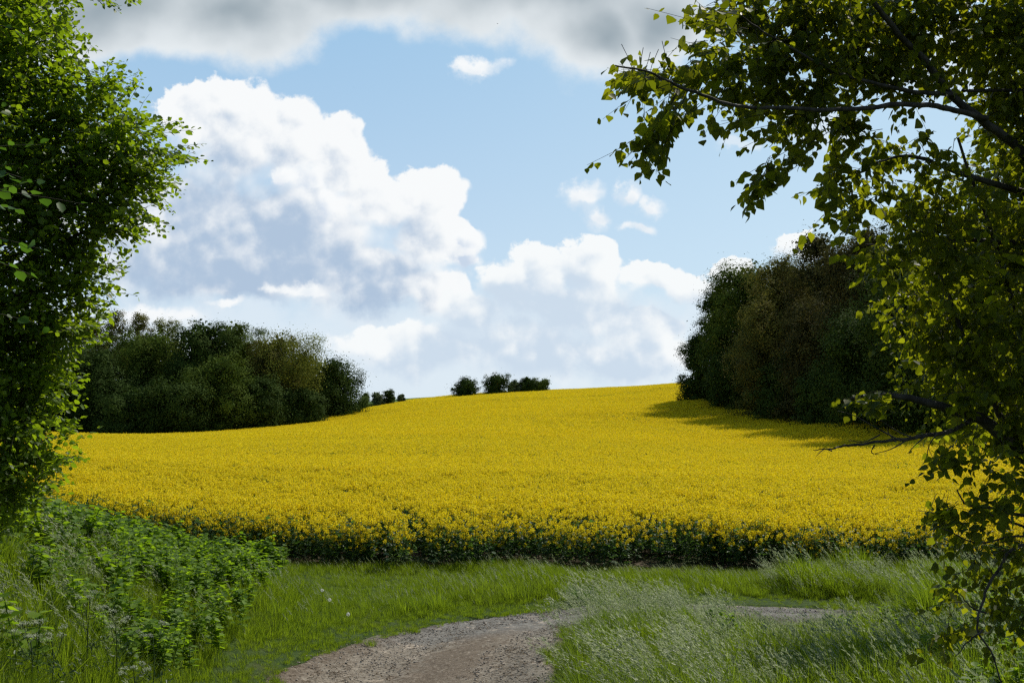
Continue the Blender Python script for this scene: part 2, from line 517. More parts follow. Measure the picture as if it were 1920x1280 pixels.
def path_mat():
    m, g = new_mat('track_dirt_and_gravel')
    out = g.n('ShaderNodeOutputMaterial')
    pos = g.n('ShaderNodeNewGeometry').outputs['Position']
    cx = g.n('ShaderNodeAttribute', attribute_name='across').outputs['Fac']     # 0 left verge .. 1 right verge
    warp = g.v('ADD', pos, g.scale(g.noise(pos, 1.2, 4, col=True), 0.8))
    big = g.noise(g.v('MULTIPLY', warp, (1.0, 0.9, 1)), 0.75, 6, 0.6)
    mid = g.noise(pos, 6.0, 6, 0.65)
    fine = g.noise(pos, 60.0, 4, 0.7)
    sand = g.mix(mid, (0.155, 0.132, 0.102), (0.28, 0.245, 0.198))
    grey = g.mix(mid, (0.10, 0.10, 0.095), (0.20, 0.20, 0.19))
    brown = g.mix(mid, (0.060, 0.042, 0.026), (0.14, 0.10, 0.068))
    y = g.xyz(pos)[1]
    gk = g.m('MULTIPLY', g.step(g.m('ADD', y, g.m('MULTIPLY', g.m('SUBTRACT', big, 0.5), 5.0)), 17.8, 19.6), 0.85)
    c = g.mix(gk, sand, grey)
    pale = g.step(g.noise(warp, 1.9, 5, 0.6), 0.57, 0.66)
    c = g.mix(g.m('MULTIPLY', pale, 0.75), c, (0.40, 0.335, 0.265))
    # debris down the middle between the wheel tracks, and along the left verge
    mid_band = g.m('SUBTRACT', 1.0, g.m('MULTIPLY', g.m('ABSOLUTE', g.m('SUBTRACT', cx, 0.56)), 4.2))
    verge = g.m('SUBTRACT', 1.0, g.m('MULTIPLY', cx, 5.0))
    band = g.m('MAXIMUM', mid_band, g.m('MULTIPLY', verge, 1.2))
    dk = g.step(g.m('ADD', g.m('ADD', band, g.m('MULTIPLY', g.m('SUBTRACT', mid, 0.5), 2.2)), g.m('MULTIPLY', g.m('SUBTRACT', big, 0.5), 1.5)), 0.1, 0.75)
    dk = g.m('MULTIPLY', dk, g.step(y, 20.3, 18.3))
    c = g.mix(g.m('MULTIPLY', dk, 0.7), c, brown)
    deb = g.noise(g.v('MULTIPLY', warp, (1.0, 1.6, 1)), 14.0, 8, 0.72)
    c = g.mix(g.step(deb, 0.50, 0.42, 0.0, 0.75), c, (0.075, 0.055, 0.038))
    c = g.mix(g.step(deb, 0.55, 0.63, 0.0, 0.6), c, (0.37, 0.32, 0.26))
    c = g.mix(g.step(fine, 0.40, 0.32, 0.0, 0.75), c, (0.05, 0.038, 0.026))
    c = g.mix(g.step(fine, 0.62, 0.70, 0.0, 0.55), c, (0.42, 0.37, 0.31))
    p = g.n('ShaderNodeBsdfPrincipled')
    p.inputs['Roughness'].default_value = 0.95
    p.inputs['Specular IOR Level'].default_value = 0.15
    g.put(p.inputs['Base Color'], c)
    b = g.n('ShaderNodeBump')
    b.inputs['Distance'].default_value = 0.03
    b.inputs['Strength'].default_value = 0.9
    g.put(b.inputs['Height'], g.m('ADD', g.m('MULTIPLY', mid, 0.8), g.m('MULTIPLY', fine, 0.4)))
    m.node_tree.links.new(b.outputs[0], p.inputs['Normal'])
    m.node_tree.links.new(p.outputs[0], out.inputs[0])
    return m


# ------------------------------------------------------------------ terrain
CROP_H = 1.22
CTRL = []


def cz(X, Y, z): CTRL.append((X, Y, z))
def cp(px, row, Y): CTRL.append(tuple(at(px, row, Y)))
def cc(px, row, Y):                       # row of the top of the crop
    p = at(px, row, Y)
    CTRL.append((p[0], p[1], p[2] - CROP_H))


for a in range(0, 360, 45):
    cz(1.2 * math.sin(math.radians(a)), 1.2 * math.cos(math.radians(a)), -1.7)
for X, Y, z in ((0, 5, -2.05), (-3, 5, -1.75), (3, 5, -2.05), (0, -8, -1.7), (-8, -8, -1.4), (8, -8, -1.8), (0, -60, -2), (-60, -40, 0), (60, -40, -2),
                (-8, 3, -1.2), (8, 3, -2.0), (-12, 10, -0.75), (-25, 10, 0.0), (14, 12, -2.7), (30, 12, -2.6), (-30, 27, -1.0), (40, 30, -3.2), (-2.0, 10, -2.85), (-1.5, 12.5, -3.3)):
    cz(X, Y, z)
for X, Y in ((-1.3, 15.5), (-1, 18), (0.5, 20.5), (4, 21.2), (8, 21.2), (14, 20.5), (0, 24.5), (5, 25), (10, 25.5)):
    cz(X, Y, -3.52)
# banks
cp(0, 1285, 7.5); cp(0, 1075, 12); cp(60, 1035, 15); cp(200, 1065, 16.5); cp(330, 1105, 18); cp(480, 1120, 21); cp(60, 1275, 9.5); cp(300, 1230, 14)
cp(1290, 1262, 12.5); cp(1330, 1200, 15); cp(1180, 1172, 17.6); cp(1450, 1232, 17.2); cp(1500, 1272, 13.5); cp(1580, 1215, 18); cp(1760, 1165, 18.5); cp(1850, 1250, 11.5); cp(1800, 1095, 25)
# field, by the row of the crop's top
for px, row, Y in ((960, 972, 27), (500, 965, 27), (1400, 978, 27), (1800, 985, 27), (150, 918, 29), (-50, 890, 32),
                   (960, 905, 40), (400, 893, 40), (1500, 915, 40), (100, 870, 42),
                   (960, 853, 62), (300, 846, 62), (1500, 868, 62), (50, 838, 62),
                   (960, 808, 95), (300, 822, 95), (1450, 826, 95), (1700, 808, 95),
                   (150, 812, 138), (300, 813, 142), (450, 808, 150), (540, 797, 162), (600, 783, 172), (700, 764, 197), (760, 753, 222),
                   (850, 745, 235), (950, 737.5, 240), (1050, 732.5, 238), (1160, 727.5, 228), (1270, 722, 205),
                   (960, 768, 150), (750, 785, 150), (1150, 765, 150), (960, 747, 195), (1120, 742, 195), (1250, 752, 165),
                   (1320, 748, 158), (1400, 768, 138), (1480, 783, 124), (1560, 792, 112), (1650, 800, 99)):
    cc(px, row, Y)
for px, row, Y in ((300, 818, 170), (100, 822, 190), (500, 800, 185), (650, 782, 215), (-200, 815, 150), (1450, 755, 160), (1600, 775, 130), (1900, 800, 90),
                   (1700, 750, 170), (2300, 780, 100)):
    cp(px, row, Y)
for px, row, Y in ((700, 752, 330), (800, 744.5, 330), (860, 742.5, 330), (900, 742, 330), (1000, 743, 330), (1200, 742, 320), (400, 790, 330), (1600, 745, 330)):
    cp(px, row, Y)
for a in range(0, 360, 30):
    cz(700 * math.sin(math.radians(a)), 700 * math.cos(math.radians(a)), -6)
    cz(6000 * math.sin(math.radians(a)), 6000 * math.cos(math.radians(a)), -30)
CTRL = np.array(CTRL)


def _emb(X, Y):
    d = np.sqrt(X * X + Y * Y) + 1e-6
    ld = np.log(d + 1.0)
    return np.stack((X / d * 1.5, Y / d * 1.5, ld), -1), d


_E, _ = _emb(CTRL[:, 0], CTRL[:, 1])
_n = len(CTRL)
_r = np.linalg.norm(_E[:, None] - _E[None], axis=-1)
_A = np.zeros((_n + 4, _n + 4))
_A[:_n, :_n] = _r ** 2 * np.log(_r + 1e-9) + np.eye(_n) * -1e-3
_A[:_n, _n] = 1
_A[:_n, _n + 1:] = _E
_A[_n:, :_n] = _A[:_n, _n:].T
_scale = 1.0 / (np.linalg.norm(CTRL[:, :2], axis=1) + 4)           # interpolate height / distance: even accuracy in view
_b = np.zeros(_n + 4)
_b[:_n] = CTRL[:, 2] * _scale
_w = np.linalg.solve(_A, _b)


def ground_z(X, Y):
    X, Y = np.atleast_1d(np.asarray(X, float)), np.atleast_1d(np.asarray(Y, float))
    shp = X.shape
    X, Y = X.ravel(), Y.ravel()
    out = np.empty(len(X))
    for s in range(0, len(X), 20000):
        e, d = _emb(X[s:s + 20000], Y[s:s + 20000])
        r = np.linalg.norm(e[:, None] - _E[None], axis=-1)
        out[s:s + 20000] = ((r ** 2 * np.log(r + 1e-9)) @ _w[:_n] + _w[_n] + e @ _w[_n + 1:]) * (d + 4)
    return out.reshape(shp)


def inside(X, Y, poly):
    X, Y = np.asarray(X), np.asarray(Y)
    res = np.zeros(X.shape, bool)
    p = np.asarray(poly, float)
    j = len(p) - 1
    for i in range(len(p)):
        c = ((p[i, 1] > Y) != (p[j, 1] > Y)) & (X < (p[j, 0] - p[i, 0]) * (Y - p[i, 1]) / (p[j, 1] - p[i, 1] + 1e-12) + p[i, 0])
        res ^= c
        j = i
    return res


PL = np.array([(-2.8, 8), (-3.1, 12.5), (-3.26, 15.5), (-3.05, 17.2), (-2.55, 18.9), (-1.5, 20.6), (-0.6, 21.5), (0.5, 22.2), (2.5, 22.6), (6, 22.6), (12, 22), (25, 20.5)])
PR = np.array([(0.2, 8), (0.45, 12.5), (0.66, 15.5), (0.88, 17.2), (1.12, 18.3), (1.3, 19.1), (1.8, 19.7), (2.6, 20.1), (4, 20.4), (6.5, 20.5), (12, 19.6), (25, 18)])
PATH = np.vstack((PL, PR[::-1]))
FIELD = [(-26, 30), (-14, 28.6), (-6, 27.0), (-2.6, 26.7), (-1.5, 27.6), (0, 26.8), (4, 27.0), (10.4, 27.6), (22, 28), (50, 29), (47, 70), (33.5, 80), (32.2, 90), (31.9, 100), (31.2, 112),
         (30, 125), (28.6, 140), (26.6, 156), (25.6, 168), (33, 205), (38, 250), (4, 258), (-21, 252), (-22.5, 222), (-25, 196), (-30, 172),
         (-33.5, 161), (-38, 150), (-45, 143), (-55, 138), (-75, 134), (-80, 60), (-45, 36)]


def build_ground():
    th = np.concatenate((np.radians(np.linspace(-40, 40, 321)), np.radians(np.linspace(42, 318, 93))))
    rr = np.concatenate((np.linspace(0.3, 30, 180), np.geomspace(30.3, 420, 150), np.geomspace(440, 9000, 26)))
    T, R = np.meshgrid(th, rr)
    X, Y = R * np.sin(T), R * np.cos(T)
    Z = ground_z(X, Y)
    # the track is worn a little into the ground
    inp = inside(X, Y, PATH)
    Z = Z - 0.13 * inp
    nz = RNG.normal(size=X.shape) * 0.012 * (R < 30)
    v = np.stack((X, Y, Z + nz), -1).reshape(-1, 3)
    nr, nt_ = X.shape
    i = np.arange(nr - 1)[:, None] * nt_
    k = np.arange(nt_)[None, :]
    k2 = (k + 1) % nt_
    q = np.stack((i + k, i + k2, i + nt_ + k2, i + nt_ + k), -1).reshape(-1, 4)
    q = q[:, ::-1]
    o = mesh_np('ground', v, q, ground_mat(), smooth=True)
    a = o.data.attributes.new('crop', 'FLOAT', 'POINT')
    a.data.foreach_set('value', inside(X, Y, FIELD).astype(np.float32).ravel())
    tag(o, kind='structure')


def build_path():
    def dense(p, n=150):
        t = np.linspace(0, len(p) - 1, n)
        return smooth_line(p, 12 * (len(p) - 1)) if False else np.stack([np.interp(t, np.arange(len(p)), p[:, k]) for k in range(2)], -1)
    L, R = smooth_line(PL, 200), smooth_line(PR, 200)
    nu = 41
    # ragged verges
    s = np.arange(len(L))
    jl = 0.05 * np.sin(s * 0.31) + 0.05 * np.sin(s * 0.117 + 1)
    jr = 0.05 * np.sin(s * 0.27 + 2) + 0.05 * np.sin(s * 0.11)
    t = np.linspace(0, 1, nu)[None, :, None]
    w = np.linalg.norm(R - L, axis=1)[:, None]
    L2 = L + (R - L) * (jl[:, None] / w)
    R2 = R + (R - L) * (jr[:, None] / w)
    P = L2[:, None] * (1 - t) + R2[:, None] * t
    X, Y = P[..., 0], P[..., 1]
    Z = ground_z(X, Y)
    u = t[..., 0]
    prof = -0.05 * np.exp(-((u - 0.27) / 0.1) ** 2) - 0.05 * np.exp(-((u - 0.80) / 0.1) ** 2) + 0.035 * np.exp(-((u - 0.55) / 0.14) ** 2)
    Z = Z + prof - 0.015 - 0.10 * (np.abs(u - 0.5) > 0.49) + RNG.normal(size=X.shape) * 0.006
    v = np.stack((X, Y, Z), -1).reshape(-1, 3)
    n = len(L)
    i = np.arange(n - 1)[:, None] * nu
    k = np.arange(nu - 1)[None, :]
    q = np.stack((i + k, i + k + 1, i + nu + k + 1, i + nu + k), -1).reshape(-1, 4)
    o = mesh_np('path', v, q, path_mat(), smooth=True)
    a = o.data.attributes.new('across', 'FLOAT', 'POINT')
    a.data.foreach_set('value', np.broadcast_to(u, X.shape).astype(np.float32).ravel())
    tag(o, kind='structure')


build_ground()
build_path()


# ------------------------------------------------------------------ scattering of uncountable growth (geometry nodes, kind = stuff)
def scatter(name, pts, rot, scl, idx, variants, label):
    src = bpy.data.collections.new(name + '_source')
    for k, o in enumerate(variants):
        o.name = '%s_sprig_%02d' % (name, k)
        src.objects.link(o)
    me = bpy.data.meshes.new(name)
    me.vertices.add(len(pts))
    me.vertices.foreach_set('co', np.asarray(pts, np.float32).ravel())
    a = me.attributes.new('rot', 'FLOAT_VECTOR', 'POINT')
    a.data.foreach_set('vector', np.asarray(rot, np.float32).ravel())
    a = me.attributes.new('scl', 'FLOAT', 'POINT')
    a.data.foreach_set('value', np.asarray(scl, np.float32))
    a = me.attributes.new('idx', 'INT', 'POINT')
    a.data.foreach_set('value', np.asarray(idx, np.int32))
    o = bpy.data.objects.new(name, me)
    COL.objects.link(o)
    tag(o, label, None, None, 'stuff')
    ng = bpy.data.node_groups.new(name, 'GeometryNodeTree')
    ng.interface.new_socket('Geometry', in_out='INPUT', socket_type='NodeSocketGeometry')
    ng.interface.new_socket('Geometry', in_out='OUTPUT', socket_type='NodeSocketGeometry')
    N = ng.nodes
    gi, go = N.new('NodeGroupInput'), N.new('NodeGroupOutput')
    ip, ci, er = N.new('GeometryNodeInstanceOnPoints'), N.new('GeometryNodeCollectionInfo'), N.new('FunctionNodeEulerToRotation')
    ci.inputs['Collection'].default_value = src
    ci.inputs['Separate Children'].default_value = True
    ci.inputs['Reset Children'].default_value = True

    def attr(nm, ty):
        q = N.new('GeometryNodeInputNamedAttribute')
        q.data_type = ty
        q.inputs[0].default_value = nm
        return q.outputs[0]
    ln = ng.links.new
    ln(gi.outputs[0], ip.inputs['Points'])
    ln(ci.outputs[0], ip.inputs['Instance'])
    ip.inputs['Pick Instance'].default_value = True
    ln(attr('idx', 'INT'), ip.inputs['Instance Index'])
    ln(attr('rot', 'FLOAT_VECTOR'), er.inputs[0])
    ln(er.outputs[0], ip.inputs['Rotation'])
    ln(attr('scl', 'FLOAT'), ip.inputs['Scale'])
    ln(ip.outputs[0], go.inputs[0])
    md = o.modifiers.new('scatter', 'NODES')
    md.node_group = ng
    return o


def rand_xy(n, x0, x1, y0, y1, rng):
    return rng.uniform(x0, x1, n), rng.uniform(y0, y1, n)


def vnoise(X, Y, scale, seed):
    """smooth value noise, 0..1"""
    r = np.random.default_rng(seed)
    tab = r.random((64, 64))
    x, y = X / scale + 1000, Y / scale + 1000
    i, j = np.floor(x).astype(int), np.floor(y).astype(int)
    fx, fy = x - i, y - j
    fx, fy = fx * fx * (3 - 2 * fx), fy * fy * (3 - 2 * fy)
    t = lambda a, b: tab[a % 64, b % 64]
    return (t(i, j) * (1 - fx) + t(i + 1, j) * fx) * (1 - fy) + (t(i, j + 1) * (1 - fx) + t(i + 1, j + 1) * fx) * fy


# ------------------------------------------------------------------ rapeseed
def flower_head(acc, c, rad, n, rng, size):
    d = unit(rng.normal(size=(n, 3)) + np.array((0, 0, 0.25)))
    p = c + d * rad * rng.uniform(0.55, 1.05, (n, 1)) * np.array((1, 1, 1.15))
    flecks(acc, p, size, rng, 0.6, m=0, aspect=0.9)


def rape_plant(seed, edge=False):
    rng = np.random.default_rng(seed)
    acc = Acc()
    H = 1.18 + rng.uniform(-.06, .1)
    lean = rng.normal(size=2) * 0.06
    stem = np.array([(0, 0, 0), (lean[0] * .3, lean[1] * .3, .4 * H), (lean[0], lean[1], .95 * H)])
    tube(acc, smooth_line(stem, 6), np.linspace(.009, .004, 6)[:len(smooth_line(stem, 6))], 4, 0.3, 1)
    tips = [np.array((lean[0], lean[1], H))]
    for k in range(rng.integers(5, 8)):
        a = k * 2.4 + rng.uniform(-.4, .4)
        t = rng.uniform(.45, .8) if not edge else rng.uniform(.3, .75)
        b = np.array((lean[0] * t, lean[1] * t, t * H))
        L = rng.uniform(.14, .3)
        e = np.array((math.cos(a) * L + lean[0], math.sin(a) * L + lean[1], H * (rng.uniform(.84, 1.02) if not edge else max(t + .08, rng.uniform(.5, 1.0)))))
        mid = (b + e) / 2 + np.array((math.cos(a) * .05, math.sin(a) * .05, -.04))
        ln = smooth_line([b, mid, e], 6)
        tube(acc, ln, .0035, 3, 0.5, 1)
        tips.append(e)
    for t in tips:
        flower_head(acc, t - np.array((0, 0, .03)), rng.uniform(.045, .066), 24, rng, .033)
        flecks(acc, t + rng.normal(size=(3, 3)) * .008 + np.array((0, 0, .015)), .014, rng, m=2)
    # leaves down the stem
    n = 26
    h = rng.uniform(.08, .86, n) ** 0.9 * H
    a = rng.uniform(0, 6.283, n)
    off = rng.uniform(.0, .12, n)
    pos = np.stack((np.cos(a) * off + lean[0] * h / H, np.sin(a) * off + lean[1] * h / H, h), -1)
    al = np.stack((np.cos(a), np.sin(a), rng.uniform(-.5, .7, n)), -1)
    leaves(acc, LEAF_OVAL if seed % 2 else LEAF_LANCE, pos, al, np.tile((0, 0, 1.), (n, 1)) + rng.normal(size=(n, 3)) * .3, rng.uniform(.11, .21, n) * (1.15 - h / H * .6), None, 1)
    return acc.build('plant', [M['petal'], M['rape_leaf'], M['rape_bud']], link=False)


def rape_patch(seed, w, heads, per, hr, fs, green):
    """a square of crop: flower heads at the canopy, leaves and stems below"""
    rng = np.random.default_rng(seed)
    acc = Acc()
    n = int(heads * w * w)
    xy = rng.uniform(-w / 2, w / 2, (n, 2))
    z = CROP_H - 0.02 + rng.normal(size=n) * 0.075 - 0.16 * (rng.random(n) < .3) * rng.random(n)
    c = np.repeat(np.column_stack((xy, z)), per, 0)
    d = unit(rng.normal(size=(len(c), 3)) + np.array((0, 0, .25)))
    flecks(acc, c + d * hr * rng.uniform(.4, 1.05, (len(c), 1)), fs, rng, .6, m=0, aspect=.9)
    n = int(green * w * w)
    p = np.column_stack((rng.uniform(-w / 2, w / 2, (n, 2)), CROP_H - rng.uniform(.03, .55, n)))
    flecks(acc, p, rng.uniform(.05, .12, n), rng, .2, m=1)
    n = int(green * .15 * w * w)
    p = np.column_stack((rng.uniform(-w / 2, w / 2, (n, 2)), CROP_H - rng.uniform(-.03, .06, n)))
    flecks(acc, p, .03, rng, .2, m=2)
    return acc.build('patch', [M['petal'], M['rape_leaf'], M['rape_bud']], link=False)


def seg_dist(X, Y, a, b):
    a, b = np.array(a), np.array(b)
    t = np.clip(((X - a[0]) * (b - a)[0] + (Y - a[1]) * (b - a)[1]) / ((b - a) @ (b - a)), 0, 1)
    return np.hypot(X - a[0] - t * (b - a)[0], Y - a[1] - t * (b - a)[1])


def crop_gap(X, Y):
    """trodden lines where the crop is missing"""
    w = vnoise(X, Y, 1.3, 91) * .5
    g = seg_dist(X, Y, (-1.9, 26), (-2.9, 30.5)) < .14 + w * .4
    g |= seg_dist(X, Y, (-2.9, 30.5), (-4.6, 36.5)) < .14 + w * .4
    g |= (np.hypot(X - .9, (Y - 26.7)) < .55) | (np.hypot(X - 3.2, (Y - 26.9)) < .5)
    g |= seg_dist(X, Y, (13.4, 196), (17.5, 193)) < .9
    g |= seg_dist(X, Y, (18.5, 167), (21.5, 162)) < .9
    return g


def slope_euler(X, Y, rz):
    e = 0.4
    gx = (ground_z(X + e, Y) - ground_z(X - e, Y)) / (2 * e)
    gy = (ground_z(X, Y + e) - ground_z(X, Y - e)) / (2 * e)
    out = np.empty((len(X), 3))
    for k in range(len(X)):
        q = Vector((0, 0, 1)).rotation_difference(Vector((-gx[k], -gy[k], 1)).normalized())
        out[k] = (q.to_matrix() @ Matrix.Rotation(rz[k], 3, 'Z')).to_euler()
    return out


def build_crop():
    rng = np.random.default_rng(11)
    # single plants in front
    n = 20500
    X, Y = rand_xy(n, -28, 28, 26, 48, rng)
    lim = np.abs(X) < Y * .50 + 3
    dens = np.where(Y < 36, 1.0, 0.8)
    edge = 26.75 + .9 * vnoise(X, Y * 0, 1.6, 14) + .5 * vnoise(X, Y * 0, .5, 15)
    dens = dens * np.where((Y < edge) & (Y < 29) & (X > -8), .04, 1.0)
    k = inside(X, Y, FIELD) & lim & ~crop_gap(X, Y) & (rng.random(n) < dens)
    X, Y = X[k], Y[k]
    Z = ground_z(X, Y)
    front = np.clip((Y - 26.8) / 2.4 + rng.normal(size=len(X)) * .55, 0, 1)
    scl = (0.76 + .24 * front) * rng.uniform(.9, 1.07, len(X)) * (0.95 + .1 * vnoise(X, Y, 1.8, 5))
    rot = np.column_stack((rng.normal(size=len(X)) * .07, rng.normal(size=len(X)) * .07, rng.uniform(0, 6.283, len(X))))
    pl = [rape_plant(100 + s) for s in range(9)] + [rape_plant(130 + s, True) for s in range(5)]
    P = [np.column_stack((X, Y, Z))]
    R, S, I = [rot], [scl], [np.where(rng.random(len(X)) < np.clip(1.5 - (Y - 26.8) / 2.2, 0, .9), 9 + rng.integers(0, 5, len(X)), rng.integers(0, 9, len(X)))]
    variants = list(pl)

    def patches(y0, y1, w, sp, mk, nv, base):
        for s in range(nv):
            variants.append(mk(s))
        ys = np.arange(y0, y1, sp)
        xs = np.arange(-110, 60, sp)
        XX, YY = np.meshgrid(xs, ys)
        XX = (XX + rng.uniform(-.15, .15, XX.shape) * sp).ravel()
        YY = (YY + rng.uniform(-.15, .15, YY.shape) * sp).ravel()
        k = inside(XX, YY, FIELD) & ~crop_gap(XX, YY) & (np.abs(XX) < YY * .5 + 5)
        XX, YY = XX[k], YY[k]
        rz = rng.integers(0, 4, len(XX)) * math.pi / 2 + rng.uniform(-.3, .3, len(XX))
        P.append(np.column_stack((XX, YY, ground_z(XX, YY) + (vnoise(XX, YY, 3.0, 8) - .5) * .12 + (vnoise(XX, YY, 14.0, 9) - .5) * .4)))
        R.append(slope_euler(XX, YY, rz))
        S.append(np.ones(len(XX)))
        thin = vnoise(XX + YY * .35, YY * 5.0, 42.0, 17) + rng.normal(size=len(XX)) * .10 < .42      # bands where the crop flowers less
        nt_ = nv // 3
        I.append(np.where(thin, rng.integers(base, base + nt_, len(XX)), rng.integers(base + nt_, base + nv, len(XX))))
    patches(47.5, 92, 1.3, 1.08, lambda s: rape_patch(200 + s, 1.3, 52 if s < 2 else 68, 11, .055, .040, 90 if s < 2 else 68), 7, 14)
    patches(91.5, 262, 2.0, 1.65, lambda s: rape_patch(300 + s, 2.0, 46 if s < 2 else 64, 6, .055, .06, 90 if s < 2 else 58), 7, 21)
    P, R, S, I = np.vstack(P), np.vstack(R), np.concatenate(S), np.concatenate(I)
    scatter('rapeseed_crop', P, R, S, I, variants, 'yellow flowering rapeseed crop covering the rising field')


build_crop()


# ------------------------------------------------------------------ far trees
def crown_faces(acc, rng, H, R, base_t, lobes, faces, size, squash=1.0, airy=0.0, profile='round', droop=0.0):
    """leaf clumps on a cauliflower of lobes, uneven outline"""
    zc0 = H * base_t
    hh = H - zc0
    cs, rs = [], []
    for k in range(lobes):
        rl = R * rng.uniform(.34, .56)
        if profile == 'tall':
            rl = R * rng.uniform(.34, .5)
        m0 = min(.3, rl * .8 / hh)
        t = (k + .5) / lobes + rng.uniform(-.06, .06)
        t = m0 * (0.2 if profile in ('skirt', 'dome') else 1) + np.clip(t, 0, 1) * (1 - m0 * (1.2 if profile in ('skirt', 'dome') else 2.0))
        a = k * 2.39996 + rng.uniform(-.5, .5)
        if profile == 'round':
            e = max(0.0, 1 - abs(2 * t - 1) ** 2.4) ** (1 / 2.2)
        elif profile == 'tall':
            e = (1 if t < .35 else max(0.0, 1 - ((t - .35) / .65) ** 2.2) ** .6) * min(1, t * 4 + .5)
        elif profile == 'skirt':
            e = .96 if t < .38 else max(0.0, 1 - ((t - .38) / .62) ** 2.3) ** (1 / 2.2)
        else:
            e = max(0.02, 1 - t ** 2.2) ** .5
        rad = max(0, R * e - rl * .55) * (rng.uniform(.8, 1.12) if rng.random() < .82 else rng.uniform(.1, .6))
        cs.append((math.cos(a) * rad, math.sin(a) * rad, zc0 + t * hh))
        rs.append(min(rl, hh * .3))
    cs, rs = np.array(cs), np.array(rs)
    wt = rs ** 2
    L = rng.choice(lobes, faces, p=wt / wt.sum())
    # small clumps of leaves gathered on each lobe
    ncl = max(7, int(faces / lobes / 48))
    cd = unit(rng.normal(size=(lobes, ncl, 3)) + np.array((0, 0, .2)))
    cr = rng.uniform(.62, .95, (lobes, ncl, 1))
    C = cs[:, None] + cd * cr * rs[:, None, None] * np.array((1, 1, squash))
    j = rng.integers(0, ncl, faces)
    p = C[L, j] + unit(rng.normal(size=(faces, 3))) * rng.random((faces, 1)) ** .6 * (rs[L][:, None] * (.40 + 1.0 * airy)) * np.array((1, 1, .75))
    k = rng.random(faces) < .22
    p[k] = cs[L[k]] + rng.normal(size=(k.sum(), 3)) * rs[L[k]][:, None] * .5
    p[:, 2] = np.maximum(p[:, 2], .1)
    tone = np.clip(rng.random((lobes, ncl))[L, j] * .6 + rng.random(lobes)[L] * .25 + rng.random(faces) * .15, 0, 1)
    out = unit(p - cs[L]) + unit(p - np.array((0, 0, zc0 + hh * .45))) * .5 + np.array((0, 0, .25))
    flecks(acc, p, size * rng.uniform(.65, 1.35, faces), rng, .5, tone, face=unit(out))
    if airy < .04:                                  # leafy heart of the crown, larger faces coloured darker for its inner shade
        m = faces // 7
        kk = rng.choice(lobes, m)
        h = cs[kk] * rng.uniform(.0, .9, (m, 1)) * np.array((1, 1, 0)) + np.column_stack((np.zeros(m), np.zeros(m), cs[kk][:, 2]))
        flecks(acc, h + rng.normal(size=(m, 3)) * R * .12, size * 2.6, rng, .2, rng.random(m) * .5)
    return cs, rs


FINE = 2.7


def far_tree(px, base_row, Y, top_row, half_px, mat, label, name='tree', group=None, profile='round', base_t=.12, lobes=22, faces=9000,
             size=.3, airy=0.0, seed=0, cat='tree', dx=None):
    X = (px - 960) / F * Y
    z = float(ground_z(X, Y)[0])
    H = max(1.0, (HOR - top_row) / F * Y - z) * 1.03
    R = half_px / F * Y * 1.07
    faces, size = int(faces * FINE), size * .74
    rng = np.random.default_rng(seed * 77 + int(px) + int(Y))
    root = empty(name, (X, Y, z), label, cat, group)
    ca = Acc()
    cs, rs = crown_faces(ca, rng, H, R, base_t, lobes, faces, size, 1.0, airy, profile)
    ta = Acc()
    bush = H < 6
    tr = .05 * H ** .5 * (.5 if bush else 1.0) + (.06 if not bush else .02)
    bend = rng.normal(size=2) * .02 * H
    tk = smooth_line([(0, 0, -.3), (bend[0] * .4, bend[1] * .4, H * .3), (bend[0], bend[1], H * .62), (bend[0] * 1.2, bend[1] * 1.2, H * .9)], 12)
    tube(ta, tk, np.linspace(tr, tr * .18, len(tk)), 7)
    for k in rng.choice(lobes, min(lobes, 16), replace=False):
        c = cs[k]
        h = min(max(c[2] - np.hypot(c[0], c[1]) * .8, H * .08), H * .8)
        i = int(np.argmin(np.abs(tk[:, 2] - h)))
        s = tk[i]
        mid = (s + c) / 2 + np.array((0, 0, -.05 * H * .2))
        ln = smooth_line([s, mid, c], 8)
        tube(ta, ln, np.linspace(tr * .42, tr * .08, len(ln)), 5)
        for _ in range(4):
            e = c + unit(rng.normal(size=3)) * rs[k] * rng.uniform(.3, .85)
            tube(ta, smooth_line([ln[5], (ln[5] + e) / 2 + rng.normal(size=3) * .1 * rs[k], e], 5), np.linspace(tr * .10, tr * .03, 4)[:len(smooth_line([ln[5], ln[5], e], 5))] if False else tr * .06, 4)
    ta.build('trunk', M['far_bark'], root, smooth=True)
    ca.build('crown', M[mat], root)
    return root


